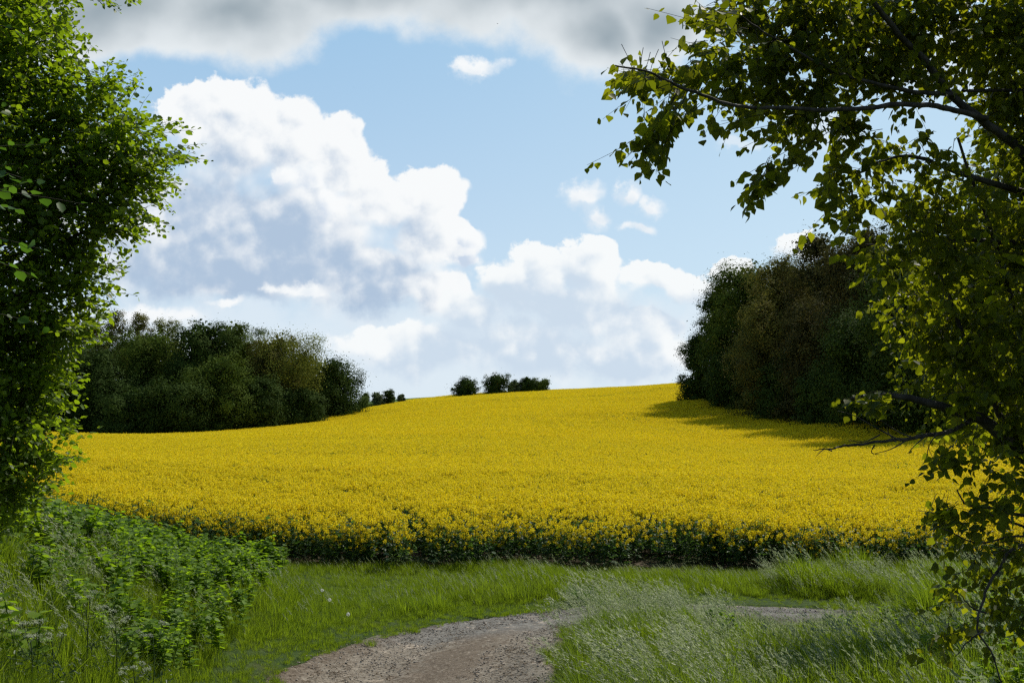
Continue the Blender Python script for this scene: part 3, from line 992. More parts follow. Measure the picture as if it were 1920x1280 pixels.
GL = 'trees of the copse left of the field'
LEFT = [  # px, base, Y, top, half, material, label, profile, base_t, lobes, faces, size, airy
    (165, 812, 178, 596, 34, 'far_olive', 'tall thin olive brown tree nearest the leafy left edge of the copse', 'tall', .1, 20, 7000, .30, .06),
    (215, 812, 181, 589, 32, 'far_olive', 'tall airy brownish tree, second along the left end of the copse', 'tall', .12, 20, 7000, .28, .08),
    (262, 812, 183, 591, 32, 'far_olive', 'tall thin-leaved tree with yellowish brown top, third along the copse', 'tall', .12, 20, 7000, .28, .08),
    (312, 812, 184, 593, 36, 'far_yellow', 'tall yellowish feathery tree beside the darkest tree of the copse', 'tall', .12, 22, 7500, .28, .08),
    (285, 812, 168, 622, 62, 'far_green', 'rounded mid green tree in front of the thin brown trees', 'round', .05, 26, 11000, .30, .0),
    (185, 812, 160, 655, 60, 'far_dark', 'broad dark tree low at the left end of the copse', 'skirt', .0, 26, 11000, .30, .0),
    (375, 811, 166, 600, 56, 'far_dark', 'tallest very dark green tree in the middle of the copse', 'round', .06, 28, 13000, .30, .0),
    (435, 808, 172, 612, 46, 'far_green', 'mid green tree with ragged top right of the darkest tree', 'round', .1, 22, 9000, .29, .03),
    (478, 805, 186, 617, 40, 'far_pale', 'pale green airy tree showing behind the copse', 'round', .12, 20, 6000, .28, .07),
    (405, 810, 156, 668, 60, 'far_green', 'lower rounded light green tree at the front of the copse', 'skirt', .0, 28, 13000, .28, .0),
    (508, 802, 172, 632, 48, 'far_olive', 'olive tree left of the big round-headed tree', 'round', .1, 22, 9000, .29, .03),
    (547, 797, 170, 622, 54, 'far_yellow', 'big round-headed airy tree with its forked trunk showing', 'round', .34, 24, 6500, .26, .06),
    (480, 806, 160, 706, 48, 'far_dark', 'dark shrubby tree under the olive tree', 'skirt', .0, 20, 8000, .30, .0),
    (325, 812, 152, 712, 58, 'far_dark', 'dark undergrowth tree at the foot of the mid green tree', 'skirt', .0, 22, 8500, .30, .0),
    (240, 813, 150, 728, 52, 'far_dark', 'low dark tree at the field edge in the copse', 'skirt', .0, 20, 7500, .30, .0),
    (615, 787, 178, 673, 56, 'far_dark', 'round dark green tree at the right end of the copse', 'skirt', .0, 28, 12000, .30, .02),
    (560, 797, 168, 726, 44, 'far_dark', 'dark low tree beneath the round-headed tree', 'skirt', .0, 20, 8000, .30, .0),
    (110, 815, 158, 640, 70, 'far_dark', 'dark tree partly hidden by the near leafy tree', 'skirt', .0, 24, 9000, .32, .0),
]
for i, (px, b, Y, t, hp, mt, lb, pf, bt, lo, fc, sz, ai) in enumerate(LEFT):
    far_tree(px, b, Y, t, hp * 1.12, mt, lb, 'copse_tree', GL, pf, bt, lo, fc, sz, ai, seed=i)
# trees behind that close the copse
for i, (px, Y, t) in enumerate(((60, 200, 600), (140, 205, 625), (230, 203, 630), (330, 200, 640), (420, 200, 640), (510, 196, 660), (560, 192, 665))):
    far_tree(px, 812, Y, t, 62, 'far_dark', 'dark tree in the depth of the copse behind the front trees', 'copse_tree', 'dark trees deep in the left copse', 'skirt', .0, 20, 5000, .42, .0, seed=40 + i)

GB = 'bushes along the hedge right of the copse'
for i, (px, Y, t, hp, mt, lb) in enumerate((
        (684, 205, 736, 16, 'far_green', 'small loose green bush next to the last copse tree'),
        (706, 212, 734, 15, 'far_pale', 'pale loose bush between two greener hedge bushes'),
        (728, 214, 731, 15, 'far_dark', 'round dark bush in the short hedge'),
        (752, 222, 738, 9, 'far_pale', 'smallest pale bush at the end of the hedge by the skyline'))):
    far_tree(px, 0, Y, t, hp, mt, lb, 'hedge_bush', GB, 'dome', .0, 14, 2600, .22, .03, seed=60 + i, cat='bush')

GS = 'bushes on the crest of the field'
for i, (px, Y, t, hp, mt, lb, ai) in enumerate((
        (874, 246, 709, 21, 'far_dark', 'round dark bush farthest left on the hill crest', .0),
        (931, 248, 703, 23, 'far_dark', 'largest round dark bush on the hill crest', .0),
        (966, 250, 716, 11, 'far_pale', 'small grey thin-leaved bush between the crest bushes', .09),
        (990, 250, 711, 14, 'far_dark', 'dark bush joined to a paler one on the crest', .0),
        (1013, 250, 712, 15, 'far_green', 'ragged bush at the right end of the crest row', .06))):
    far_tree(px, 0, Y, t - 3, hp * 1.18, mt, lb, 'crest_bush', GS, 'skirt', .0, 20, 5200, .26, ai, seed=70 + i, cat='bush')

GR = 'trees of the wood right of the field'
RIGHT = [
    (1350, 157, 545, 42, 'far_dark', 'dark tree at the left tip of the wood with low sweeping sprays', 'skirt', .0, 30, 14000, .27, .01),
    (1306, 159, 632, 34, 'far_dark', 'small feathery dark tree leaning out over the yellow crop', 'skirt', .0, 22, 8000, .22, .02),
    (1398, 148, 496, 62, 'far_green', 'rounded olive green tree near the left tip of the wood', 'round', .04, 28, 15000, .27, .0),
    (1468, 139, 482, 62, 'far_olive', 'olive tree with yellowish crown between green and russet trees', 'round', .04, 28, 15000, .26, .0),
    (1545, 129, 445, 62, 'far_russet', 'russet brown tree, tallest at the top of the wood', 'round', .04, 28, 15000, .26, .02),
    (1450, 132, 572, 62, 'far_olive', 'lower olive tree at the front of the wood', 'skirt', .0, 26, 13000, .26, .0),
    (1540, 119, 560, 66, 'far_russet', 'lower russet tree at the front of the wood', 'skirt', .0, 28, 14000, .25, .0),
    (1625, 113, 430, 76, 'far_russet', 'russet tree half hidden behind the poplar leaves', 'round', .04, 30, 16000, .25, .0),
    (1630, 103, 590, 76, 'far_dark', 'dark tree at the foot of the wood beside the poplar', 'skirt', .0, 28, 14000, .25, .0),
    (1385, 144, 650, 48, 'far_dark', 'dark low tree under the olive green tree of the wood', 'skirt', .0, 22, 10000, .27, .0),
    (1480, 126, 672, 50, 'far_dark', 'dark low tree under the olive trees of the wood', 'skirt', .0, 22, 10000, .26, .0),
    (1560, 112, 690, 52, 'far_dark', 'dark low tree in front of the russet trees', 'skirt', .0, 22, 10000, .25, .0),
    (1715, 96, 440, 90, 'far_dark', 'dark wood tree seen through the poplar branches', 'skirt', .0, 30, 15000, .26, .0),
    (1820, 90, 420, 95, 'far_green', 'green wood tree seen through the densest poplar leaves', 'skirt', .0, 30, 14000, .28, .0),
    (1930, 84, 410, 100, 'far_dark', 'wood tree at the right edge behind the poplar', 'skirt', .0, 28, 12000, .3, .0),
]
for i, (px, Y, t, hp, mt, lb, pf, bt, lo, fc, sz, ai) in enumerate(RIGHT):
    far_tree(px, 0, Y, t - 4, hp * (1.22 if hp > 35 else 1.1), mt, lb, 'wood_tree', GR, pf, bt, lo, fc, sz, ai, seed=100 + i)
for i, (px, Y, t) in enumerate(((1420, 165, 530), (1500, 155, 500), (1590, 146, 480), (1680, 132, 470), (1780, 118, 450), (2080, 88, 430), (2280, 82, 430))):
    far_tree(px, 0, Y, t, 90, 'far_dark', 'dark tree in the depth of the wood behind the front trees', 'wood_tree', 'dark trees deep in the right wood', 'skirt', .0, 22, 6500, .42, .0, seed=140 + i)


# ------------------------------------------------------------------ near trees
def spray(tw, lf, tmpl, s, d, L, n, size, rng, droop, hang=.0, twr=.0022, m=0):
    """a leafy twig: curved stem with alternate leaves"""
    d = unit(d)
    side = unit(np.cross(d, (0, 0, 1)) + 1e-6)
    bend = side * rng.normal() * .25 * L + np.array((0, 0, -droop * L))
    t = np.linspace(0, 1, 6)[:, None]
    pts = s + d * L * t + bend * t ** 2
    tube(tw, pts, np.linspace(twr, twr * .45, 6), 3)
    u = np.linspace(.12, 1.0, n) + rng.normal(size=n) * .02
    p = s + d * L * u[:, None] + bend * u[:, None] ** 2
    tan = unit(d * L + 2 * bend * u[:, None])
    sd = unit(np.cross(tan, np.array((0, 0, 1.)) + rng.normal(size=3) * .2))
    alt = np.where(np.arange(n) % 2, 1., -1.)[:, None]
    al = tan * rng.uniform(.25, .8, (n, 1)) + sd * alt * rng.uniform(.5, 1.1, (n, 1)) + rng.normal(size=(n, 3)) * .3
    al[:, 2] -= hang * rng.uniform(.5, 1.5, n)
    nm = np.tile((0, 0, 1.), (n, 1)) + rng.normal(size=(n, 3)) * (.45 + .6 * hang)
    sz = size * rng.uniform(.5, 1.2, n) * np.where(u > .9, .75, 1.0)
    off = unit(al) * (size * .25)
    leaves(lf, tmpl, p + off, al, nm, sz, None, m)


def fill(lobes, per, seed, tmpl, size, L, nl, droop, hang, out_bias, up, tw, lf, depth=1.6):
    rng = np.random.default_rng(seed)
    for (px, row, Y, rp) in lobes:
        c = at(px, row, Y)
        R = rp / F * Y
        n = max(4, int(per * (R / .4) ** 2.2))
        for _ in range(n):
            dd = unit(rng.normal(size=3))
            q = dd * R * rng.random() ** .45 * np.array((1, depth, 1))
            d = unit(dd * out_bias + rng.normal(size=3) * .6 + np.array((0, 0, up)))
            spray(tw, lf, tmpl, c + q - d * L * .45, d, L * rng.uniform(.6, 1.2), nl, size, rng, droop, hang)


def left_tree():
    base = (-6.6, 10.2, float(ground_z(-6.6, 10.2)[0]))
    root = empty('hornbeam_tree', base, 'leafy bright green tree filling the left edge beside the weedy bank', 'tree')
    tw, lf = Acc(), Acc()
    Y0 = 9.4
    lobes = [(30, 60, Y0, 105), (-60, 20, Y0, 130), (90, 160, Y0, 90), (160, 215, Y0, 72), (225, 265, Y0 - .2, 62), (255, 330, Y0, 58), (150, 330, Y0, 105),
             (215, 405, Y0, 55), (120, 440, Y0, 85), (50, 300, Y0, 130), (150, 510, Y0 + .1, 62), (60, 540, Y0, 105), (100, 620, Y0, 72), (40, 700, Y0, 88),
             (85, 720, Y0 + .2, 52), (50, 800, Y0, 70), (70, 860, Y0 + .2, 50), (10, 880, Y0, 90), (-90, 200, Y0, 160), (-90, 420, Y0, 160), (-90, 620, Y0, 150),
             (-80, 800, Y0, 130), (-200, 300, Y0 + .6, 180), (-200, 600, Y0 + .6, 180), (-160, -120, Y0 + .4, 170), (0, -90, Y0 + .4, 110), (-30, 950, Y0 + .3, 70)]
    fill(lobes, 140, 21, LEAF_OVAL, .060, .34, 13, .12, .2, .7, .2, tw, lf, 1.7)
    rng = np.random.default_rng(22)
    # sprays that break the outline, from the photograph's silhouette
    for (x0, y0, x1, y1) in ((250, 290, 368, 278), (270, 310, 360, 300), (235, 260, 335, 232), (210, 210, 262, 152), (170, 180, 200, 118), (180, 190, 240, 140), (230, 380, 305, 425),
                             (215, 430, 270, 446), (250, 350, 330, 345), (150, 560, 205, 598), (140, 600, 195, 600), (160, 500, 228, 505), (80, 850, 158, 862), (60, 900, 130, 850),
                             (90, 100, 155, 66), (60, 60, 128, 30), (190, 300, 300, 305), (200, 240, 290, 215), (110, 830, 150, 800), (120, 470, 200, 440), (60, 930, 120, 905)):
        for k in range(6):
            Y = Y0 + rng.uniform(-.5, .6)
            a, b = at(x0 + rng.normal() * 10, y0 + rng.normal() * 10, Y), at(x1 + rng.normal() * 9, y1 + rng.normal() * 9, Y + rng.normal() * .2)
            L = np.linalg.norm(b - a)
            spray(tw, lf, LEAF_OVAL, a, b - a + np.array((0, 0, .03)), L, max(8, int(L / .028)), .058, rng, .05, .15)
    # hanging spray over the top of the view
    for (x0, y0, x1, y1) in ((60, -90, 150, 18), (100, -80, 215, 8), (150, -70, 265, 2), (90, -60, 120, 40), (130, -60, 190, 5), (85, 10, 112, 90)):
        for k in range(4):
            Y = 8.6 + rng.uniform(-.2, .3)
            a, b = at(x0, y0, Y), at(x1 + rng.normal() * 8, y1 + rng.normal() * 6, Y)
            L = np.linalg.norm(b - a)
            spray(tw, lf, LEAF_OVAL, a, b - a, L, max(7, int(L / .03)), .055, rng, .02, .15)
    ta = Acc()
    b = np.array(base)
    tk = smooth_line([b + (0, 0, -.3), b + (.05, 0, 1.2), b + (.2, -.1, 2.6), b + (.25, 0, 4.6), b + (.4, 0, 6.0)], 20)
    tube(ta, tk, np.linspace(.17, .05, len(tk)), 10)
    for (px, row, Y, rp) in lobes:
        c = at(px, row, Y)
        h = np.clip(c[2] - .45 * abs(c[0] - tk[0, 0]), base[2] + .5, base[2] + 5.8)
        s = tk[np.argmin(np.abs(tk[:, 2] - h))]
        ln = smooth_line([s, s * .5 + c * .5 + np.array((0, 0, .1)), c], 10)
        tube(ta, ln, np.linspace(.045, .010, len(ln)), 6)
        for _ in range(4):
            e = c + unit(rng.normal(size=3)) * rp / F * Y * rng.uniform(.3, .8)
            tube(ta, smooth_line([ln[6], (ln[6] + e) / 2 + rng.normal(size=3) * .04, e], 6), .006, 4)
    off = np.array(base)
    ta.v = [v - off for v in ta.v]
    tw.v = [v - off for v in tw.v]
    lf.v = [v - off for v in lf.v]
    tr = ta.build('trunk', M['bark'], root, smooth=True)
    tw.build('twigs', M['twig'], root)
    lf.build('crown', M['hornbeam'], root)


def hazel():
    """the nearer shrub with larger leaves at the very left"""
    base = (-3.55, 6.4, float(ground_z(-3.55, 6.4)[0]))
    root = empty('hazel_shrub', base, 'shrub with large pointed leaves in front of the leafy left tree', 'shrub')
    tw, lf = Acc(), Acc()
    rng = np.random.default_rng(31)
    for (x0, y0, x1, y1) in ((-120, 330, 40, 300), (-120, 350, 110, 352), (-100, 380, 60, 390), (-120, 420, 50, 450), (-130, 300, 20, 240), (-120, 290, 60, 330), (-110, 450, 30, 500),
                             (-120, 20, 10, 40), (-100, 380, 90, 330), (-100, 200, -5, 180), (-120, 560, 20, 590)):
        Y = 6.3 + rng.uniform(-.25, .25)
        a, b = at(x0, y0, Y), at(x1, y1, Y - .1)
        L = np.linalg.norm(b - a)
        spray(tw, lf, LEAF_OVAL, a, b - a, L, max(6, int(L / .06)), .078, rng, .05, .2, .003)
    off = np.array(base)
    ta = Acc()
    for k in range(6):
        e = at(-130 + rng.uniform(-20, 20), 100 + k * 90, 6.3)
        s = off + np.array((rng.normal() * .08, rng.normal() * .08, -.1))
        ln = smooth_line([s, (s + e) / 2 + np.array((-.12, 0, .1)), e], 10)
        tube(ta, ln - off, np.linspace(.022, .008, len(ln)), 6)
        for i in range(3, 10):
            for _ in range(2):
                q = ln[min(i, len(ln) - 1)]
                d = np.array((-abs(rng.normal()) * .8, rng.normal() * .7, rng.normal() * .3 + .1))
                spray(tw, lf, LEAF_OVAL, q, d, rng.uniform(.3, .55), 8, .075, rng, .1, .2, .003)
    tw.v = [v - off for v in tw.v]
    lf.v = [v - off for v in lf.v]
    for v, q, r in zip(tw.v, tw.q, tw.r):
        ta.v.append(v); ta.r.append(r); ta.m.append(np.zeros(len(r), int)); ta.q.append(q + ta.n)
    ta.build('stems', M['bark'], root, smooth=True)
    lf.build('crown', M['hazel'], root)


def poplar():
    base = (4.55, 7.9, float(ground_z(4.55, 7.9)[0]))
    root = empty('poplar_tree', base, 'backlit poplar with heart-shaped leaves overhanging from the right edge', 'tree')
    ta, tw, lf = Acc(), Acc(), Acc()
    rng = np.random.default_rng(51)
    b = np.array(base)
    tk = smooth_line([b + (0, 0, -.3), b + (-.05, 0, 1.2), b + (.05, .05, 2.6), b + (.1, 0, 4.2), b + (.0, 0, 6.5), b + (.1, 0, 8.5)], 24)
    tube(ta, tk, np.linspace(.19, .05, len(tk)), 12)
    # limbs traced as real branches: (px, row, distance), thickness at start and end (metres)
    limbs = [
        ([(2150, 520, 7.8), (2030, 400, 7.4), (1920, 282, 7.1), (1850, 222, 6.9), (1790, 175, 6.8), (1740, 110, 6.7), (1690, 55, 6.6), (1630, -20, 6.5)], .036, .014),
        ([(1850, 222, 6.9), (1770, 205, 6.7), (1690, 203, 6.5), (1590, 206, 6.3), (1480, 205, 6.1), (1380, 198, 5.9), (1290, 170, 5.7), (1215, 140, 5.6), (1150, 128, 5.5)], .018, .004),
        ([(1790, 175, 6.8), (1720, 170, 6.6), (1640, 150, 6.5), (1560, 125, 6.4), (1470, 75, 6.3), (1390, 30, 6.2)], .015, .004),
        ([(2150, 250, 7.6), (2000, 180, 7.3), (1920, 172, 7.2), (1800, 172, 7.0)], .022, .008),
        ([(2140, 480, 7.8), (2000, 385, 7.4), (1900, 355, 7.2), (1800, 322, 7.0), (1710, 290, 6.9), (1640, 300, 6.8)], .032, .006),
        ([(2120, 640, 7.8), (1960, 480, 7.3), (1860, 460, 7.1), (1760, 455, 7.0), (1690, 430, 6.9)], .026, .006),
        ([(2140, 1120, 7.8), (2010, 930, 7.4), (1920, 852, 7.1), (1850, 790, 7.0), (1780, 765, 6.9), (1700, 740, 6.8), (1640, 735, 6.7), (1595, 740, 6.7)], .062, .005),
        ([(1830, 785, 7.0), (1780, 808, 6.8), (1735, 818, 6.7), (1690, 827, 6.6), (1640, 834, 6.5), (1590, 841, 6.5), (1560, 845, 6.4), (1532, 850, 6.4)], .017, .0022),
        ([(1900, 830, 7.1), (1840, 700, 7.1), (1800, 610, 7.0), (1770, 520, 7.0), (1720, 400, 6.9)], .022, .006),
        ([(2010, 930, 7.4), (1960, 700, 7.4), (1900, 560, 7.3), (1860, 420, 7.2), (1800, 250, 7.1)], .03, .008),
        ([(2120, 1010, 7.6), (1990, 968, 7.0), (1920, 964, 6.8), (1860, 952, 6.7), (1810, 945, 6.6), (1790, 920, 6.6)], .016, .004),
        ([(2080, 1060, 7.5), (1960, 1010, 6.9), (1900, 985, 6.8), (1850, 965, 6.7), (1815, 948, 6.6)], .012, .004),
        ([(2120, 1120, 7.4), (1980, 1015, 6.8), (1905, 1000, 6.6), (1830, 1005, 6.5), (1770, 975, 6.4)], .010, .003),
        ([(2080, 1020, 7.2), (1930, 1020, 6.6), (1880, 1065, 6.4), (1850, 1120, 6.3), (1843, 1180, 6.2), (1868, 1225, 6.2), (1890, 1290, 6.1)], .011, .004),
        ([(1843, 1180, 6.2), (1820, 1205, 6.2), (1792, 1230, 6.2)], .006, .002),
        ([(1850, 1150, 6.3), (1810, 1130, 6.3), (1785, 1105, 6.3)], .006, .002),
    ]
    for pts, r0, r1 in limbs:
        ln = smooth_line([at(*p) for p in pts], 8 * len(pts))
        w = np.linspace(r0, r1, len(ln))
        tube(ta, ln + np.cumsum(rng.normal(size=ln.shape) * .0025, 0), w, 7)
    # bare twigs on the dead branch
    for pl in (((1690, 827), (1640, 800), (1600, 778), (1570, 770)), ((1650, 815), (1620, 828), (1590, 825)), ((1700, 825), (1670, 842), (1640, 850)), ((1640, 834), (1634, 848), (1650, 852)),
               ((1560, 845), (1545, 842), (1530, 855)), ((1720, 822), (1690, 812), (1655, 790), (1640, 778)), ((1735, 818), (1715, 835), (1702, 850)), ((1680, 828), (1668, 815), (1662, 800)),
               ((1758, 812), (1742, 835), (1736, 865))):
        ln = smooth_line([at(x, y, 6.55) for x, y in pl], 9)
        tube(ta, ln, np.linspace(.005, .0016, len(ln)), 5)

    S = .065
    lobes = []

    def lb(px, row, r, Y): lobes.append((px, row, Y, r))
    # upper canopy
    for px, row, r in ((1380, 30, 60), (1460, 40, 70), (1560, 30, 80), (1660, 40, 90), (1760, 30, 90), (1860, 40, 100), (1960, 60, 110), (1450, 110, 60), (1360, 130, 55), (1420, 170, 50),
                       (1520, 160, 60), (1600, 120, 65), (1500, 220, 48), (1580, 235, 45), (1290, 150, 42), (1240, 130, 38), (1190, 130, 30), (1690, 150, 55), (1900, 180, 70), (1980, 260, 90)):
        lb(px, row, r, 6.2 + .0012 * (px - 1150) + rng.uniform(-.2, .3))
    n_thin = len(lobes)
    # right mass
    for px, row, r in ((1580, 300, 60), (1650, 280, 55), (1740, 290, 60), (1560, 350, 42), (1640, 370, 70), (1720, 380, 70), (1810, 400, 80), (1900, 420, 90), (1690, 460, 65), (1780, 490, 85),
                       (1880, 520, 90), (1720, 560, 60), (1800, 590, 85), (1900, 620, 95), (1760, 660, 60), (1840, 690, 85), (1930, 720, 95), (1780, 740, 45), (1860, 780, 70), (1650, 450, 40),
                       (1980, 500, 110), (1990, 650, 110), (1990, 350, 110), (1990, 800, 110), (1690, 590, 40), (1730, 640, 40)):
        lb(px, row, r, 7.0 + rng.uniform(-.3, .4))
    # lower thin part
    low = []
    for px, row, r in ((1800, 860, 45), (1880, 880, 60), (1760, 960, 32), (1800, 1000, 42), (1870, 960, 60), (1910, 1040, 60), (1830, 1060, 45), (1790, 1110, 30), (1860, 1130, 50), (1910, 1140, 50),
                       (1980, 950, 100), (1980, 1080, 100), (1770, 1190, 20)):
        low.append((px, row, 6.6 + rng.uniform(-.3, .3), r))
    fill(lobes[:n_thin], 150, 52, LEAF_HEART, S, .36, 11, .25, .75, .6, -.15, tw, lf, 1.5)
    fill(lobes[n_thin:], 60, 53, LEAF_HEART, S, .36, 11, .25, .75, .6, -.1, tw, lf, 1.25)
    fill(low, 62, 54, LEAF_HEART, S, .34, 9, .25, .75, .6, -.15, tw, lf, 1.5)
    # drooping ends that make the outline
    for (x0, y0, x1, y1, k) in ((1260, 160, 1135, 118, 5), (1220, 150, 1150, 150, 4), (1270, 175, 1210, 310, 7), (1255, 200, 1235, 290, 6), (1300, 190, 1260, 240, 4), (1530, 255, 1400, 368, 5), (1450, 300, 1410, 370, 3),
                                (1440, 200, 1345, 235, 3), (1400, 60, 1290, 22, 3), (1390, 20, 1300, 8, 3), (1330, 90, 1270, 95, 3), (1350, 110, 1320, 80, 2), (1470, 230, 1400, 250, 3),
                                (1560, 330, 1545, 390, 3), (1680, 740, 1595, 742, 4), (1660, 750, 1640, 765, 3), (1640, 480, 1600, 470, 3), (1790, 930, 1740, 985, 4), (1800, 1090, 1755, 1110, 3),
                                (1760, 830, 1745, 870, 3), (1600, 400, 1570, 420, 3), (1840, 1180, 1770, 1195, 2)):
        Y = 5.5 + .0022 * (x0 - 1150)
        for _ in range(k + 1):
            a, e = at(x0 + rng.normal() * 9, y0 + rng.normal() * 9, Y + rng.normal() * .2), at(x1 + rng.normal() * 13, y1 + rng.normal() * 13, Y + rng.normal() * .15)
            L = np.linalg.norm(e - a)
            spray(tw, lf, LEAF_HEART, a, e - a, L, max(6, int(L / .034)), S, rng, .04, .7, .0022)
    # the crown outside the view, towards the sun
    out = [(2200, 100, 8.2, 200), (2300, 350, 8.5, 220), (2200, -150, 8.0, 220), (1900, -160, 7.4, 170), (1650, -120, 7.0, 130), (2450, 100, 8.8, 240), (2350, 650, 8.6, 200)]
    fill(out, 9, 55, LEAF_HEART, .085, .45, 11, .2, .7, .6, 0, tw, lf, 1.3)
    off = np.array(base)
    for A in (ta, tw, lf):
        A.v = [v - off for v in A.v]
    ta.build('trunk', M['bark'], root, smooth=True)
    tw.build('twigs', M['twig'], root)
    lf.build('crown', M['poplar'], root)



def added_shade_tree():  # mostly out of view, added to shade the right foreground and thicken the leaves
    base = (7.9, 15.4, float(ground_z(7.9, 15.4)[0]))
    root = empty('added_shade_tree', base, 'second leafy tree added behind the near poplar to shade the right foreground', 'tree')
    ta, tw, lf = Acc(), Acc(), Acc()
    b = np.array(base)
    tk = smooth_line([b + (0, 0, -.3), b + (-.1, 0, 1.5), b + (-.2, .1, 3.0), b + (-.2, 0, 5.0), b + (0, 0, 7.0)], 20)
    tube(ta, tk, np.linspace(.16, .04, len(tk)), 10)
    lobes = [(1790, 700, 15.0, 110), (1760, 560, 15.2, 110), (1800, 430, 15.0, 120), (1900, 330, 15.2, 130), (1900, 600, 14.6, 140), (1880, 760, 14.8, 110), (1980, 480, 15.6, 160),
             (2020, 700, 15.4, 150), (2060, 330, 15.6, 160), (1960, 200, 15.8, 120), (2120, 560, 15.6, 170), (2200, 400, 15.8, 150), (2180, 720, 15.4, 140)]
    fill(lobes, 24, 58, LEAF_HEART, .10, .55, 11, .2, .5, .7, .0, tw, lf, 1.3)
    for (px, row, Y, rp) in lobes:
        c = at(px, row, Y)
        s = tk[np.argmin(np.abs(tk[:, 2] - (c[2] - .5 * abs(c[0] - tk[0, 0]))))]
        ln = smooth_line([s, s * .5 + c * .5 + np.array((0, 0, .15)), c], 10)
        tube(ta, ln, np.linspace(.05, .014, len(ln)), 6)
    for A in (ta, tw, lf):
        A.v = [v - b for v in A.v]
    ta.build('trunk', M['bark'], root, smooth=True)
    tw.build('twigs', M['twig'], root)
    lf.build('crown', M['poplar'], root)


left_tree()
hazel()
poplar()
added_shade_tree()


# ------------------------------------------------------------------ grass, weeds, verge
def blade(acc, base, d, L, w, bend, rng, m=0, seg=3):
    t = np.linspace(0, 1, seg + 1)
    hd = unit(np.array((d[0], d[1], 0)))
    up = np.array((0, 0, 1.))
    pts = base + up * (L * (t - bend * .45 * t ** 2))[:, None] + hd * (L * bend * t ** 2)[:, None]
    sd = unit(np.cross(hd, up) + rng.normal(size=3) * .25)
    ww = w * (1 - t ** 1.5 * .92)
    v = np.concatenate((pts - sd * ww[:, None] / 2, pts + sd * ww[:, None] / 2))
    n = seg + 1
    i = np.arange(seg)
    acc.add(v, np.stack((i, i + 1, n + i + 1, n + i), -1), rng.random(), m)
    return pts


def grass_tuft(seed, n, rad, h, w, bend=.45, heads=0, wind=(-.4, -.1), mats=None):
    rng = np.random.default_rng(seed)
    acc = Acc()
    for k in range(n):
        a = rng.uniform(0, 6.283)
        r = rad * rng.random() ** .5
        d = np.array((math.cos(a), math.sin(a))) + np.array(wind) * 1.2
        blade(acc, np.array((math.cos(a) * r, math.sin(a) * r, 0)), d, h * rng.uniform(.55, 1.1), w * rng.uniform(.7, 1.2), bend * rng.uniform(.3, 1.5), rng)
    for k in range(heads):
        a = rng.uniform(0, 6.283)
        r = rad * rng.random() ** .5
        d = np.array((wind[0], wind[1])) * 2 + rng.normal(size=2) * .35
        H = h * rng.uniform(1.05, 1.5)
        pts = blade(acc, np.array((math.cos(a) * r, math.sin(a) * r, 0)), d, H, .0035, rng.uniform(.25, .55), rng, 0, 4)
        # loose nodding panicle
        top = pts[-1]
        ax = unit(pts[-1] - pts[-2])
        m = 18
        u = rng.uniform(-.24, .05, m) * (h / .7)
        p = top + ax * u[:, None] + rng.normal(size=(m, 3)) * .009
        al = ax + rng.normal(size=(m, 3)) * .28 + np.array((wind[0] * .5, wind[1] * .5, -.1))
        leaves(acc, LEAF_SEED, p, al, rng.normal(size=(m, 3)), rng.uniform(.022, .045, m), None, 1)
    return acc.build('tuft', mats or [M['grass'], M['seedhead']], link=False)


def nettle(seed, H):
    rng = np.random.default_rng(seed)
    acc = Acc()
    for st in range(3):
        b = np.array((rng.normal() * .06, rng.normal() * .06, 0))
        h = H * rng.uniform(.75, 1.1)
        lean = rng.normal(size=2) * .08
        tube(acc, smooth_line([b, b + (lean[0] * .4, lean[1] * .4, h * .5), b + (lean[0], lean[1], h)], 5), .004, 4, .3)
        n = int(h / .065)
        for k in range(n):
            t = .25 + .75 * (k + 1) / n
            a0 = k * math.pi / 2 + rng.uniform(-.3, .3)
            c = b + np.array((lean[0] * t * t, lean[1] * t * t, h * t))
            for s in (0, math.pi):
                a = a0 + s
                al = np.array([(math.cos(a), math.sin(a), rng.uniform(-.25, .45))])
                leaves(acc, LEAF_OVAL, c[None], al, np.array([(0, 0, 1.)]) + rng.normal(size=(1, 3)) * .3, rng.uniform(.08, .12) * (1.15 - .5 * max(0, t - .6)), None)
    return acc.build('nettle', [M['nettle']], link=False)


def in_view(X, Y, m=1.2):
    return (np.abs(X) < Y * .47 + m) & (Y > 4)


def mounds(X, Y):
    return vnoise(X, Y, .9, 33)


LEFT_BANK = [(-13, 4), (-3.6, 4), (-3.8, 12.5), (-4.0, 16), (-4.3, 19), (-4.6, 22), (-5.1, 25.5), (-8.5, 27), (-14, 29), (-22, 30), (-24, 12)]
TALL = [(0.6, 11), (0.76, 15.5), (1.06, 17.3), (1.42, 18.7), (2.2, 19.0), (3.1, 18.3), (3.5, 17.0), (3.4, 15.5), (3.3, 13.5), (3.6, 11), (3.2, 9), (1.5, 8)]


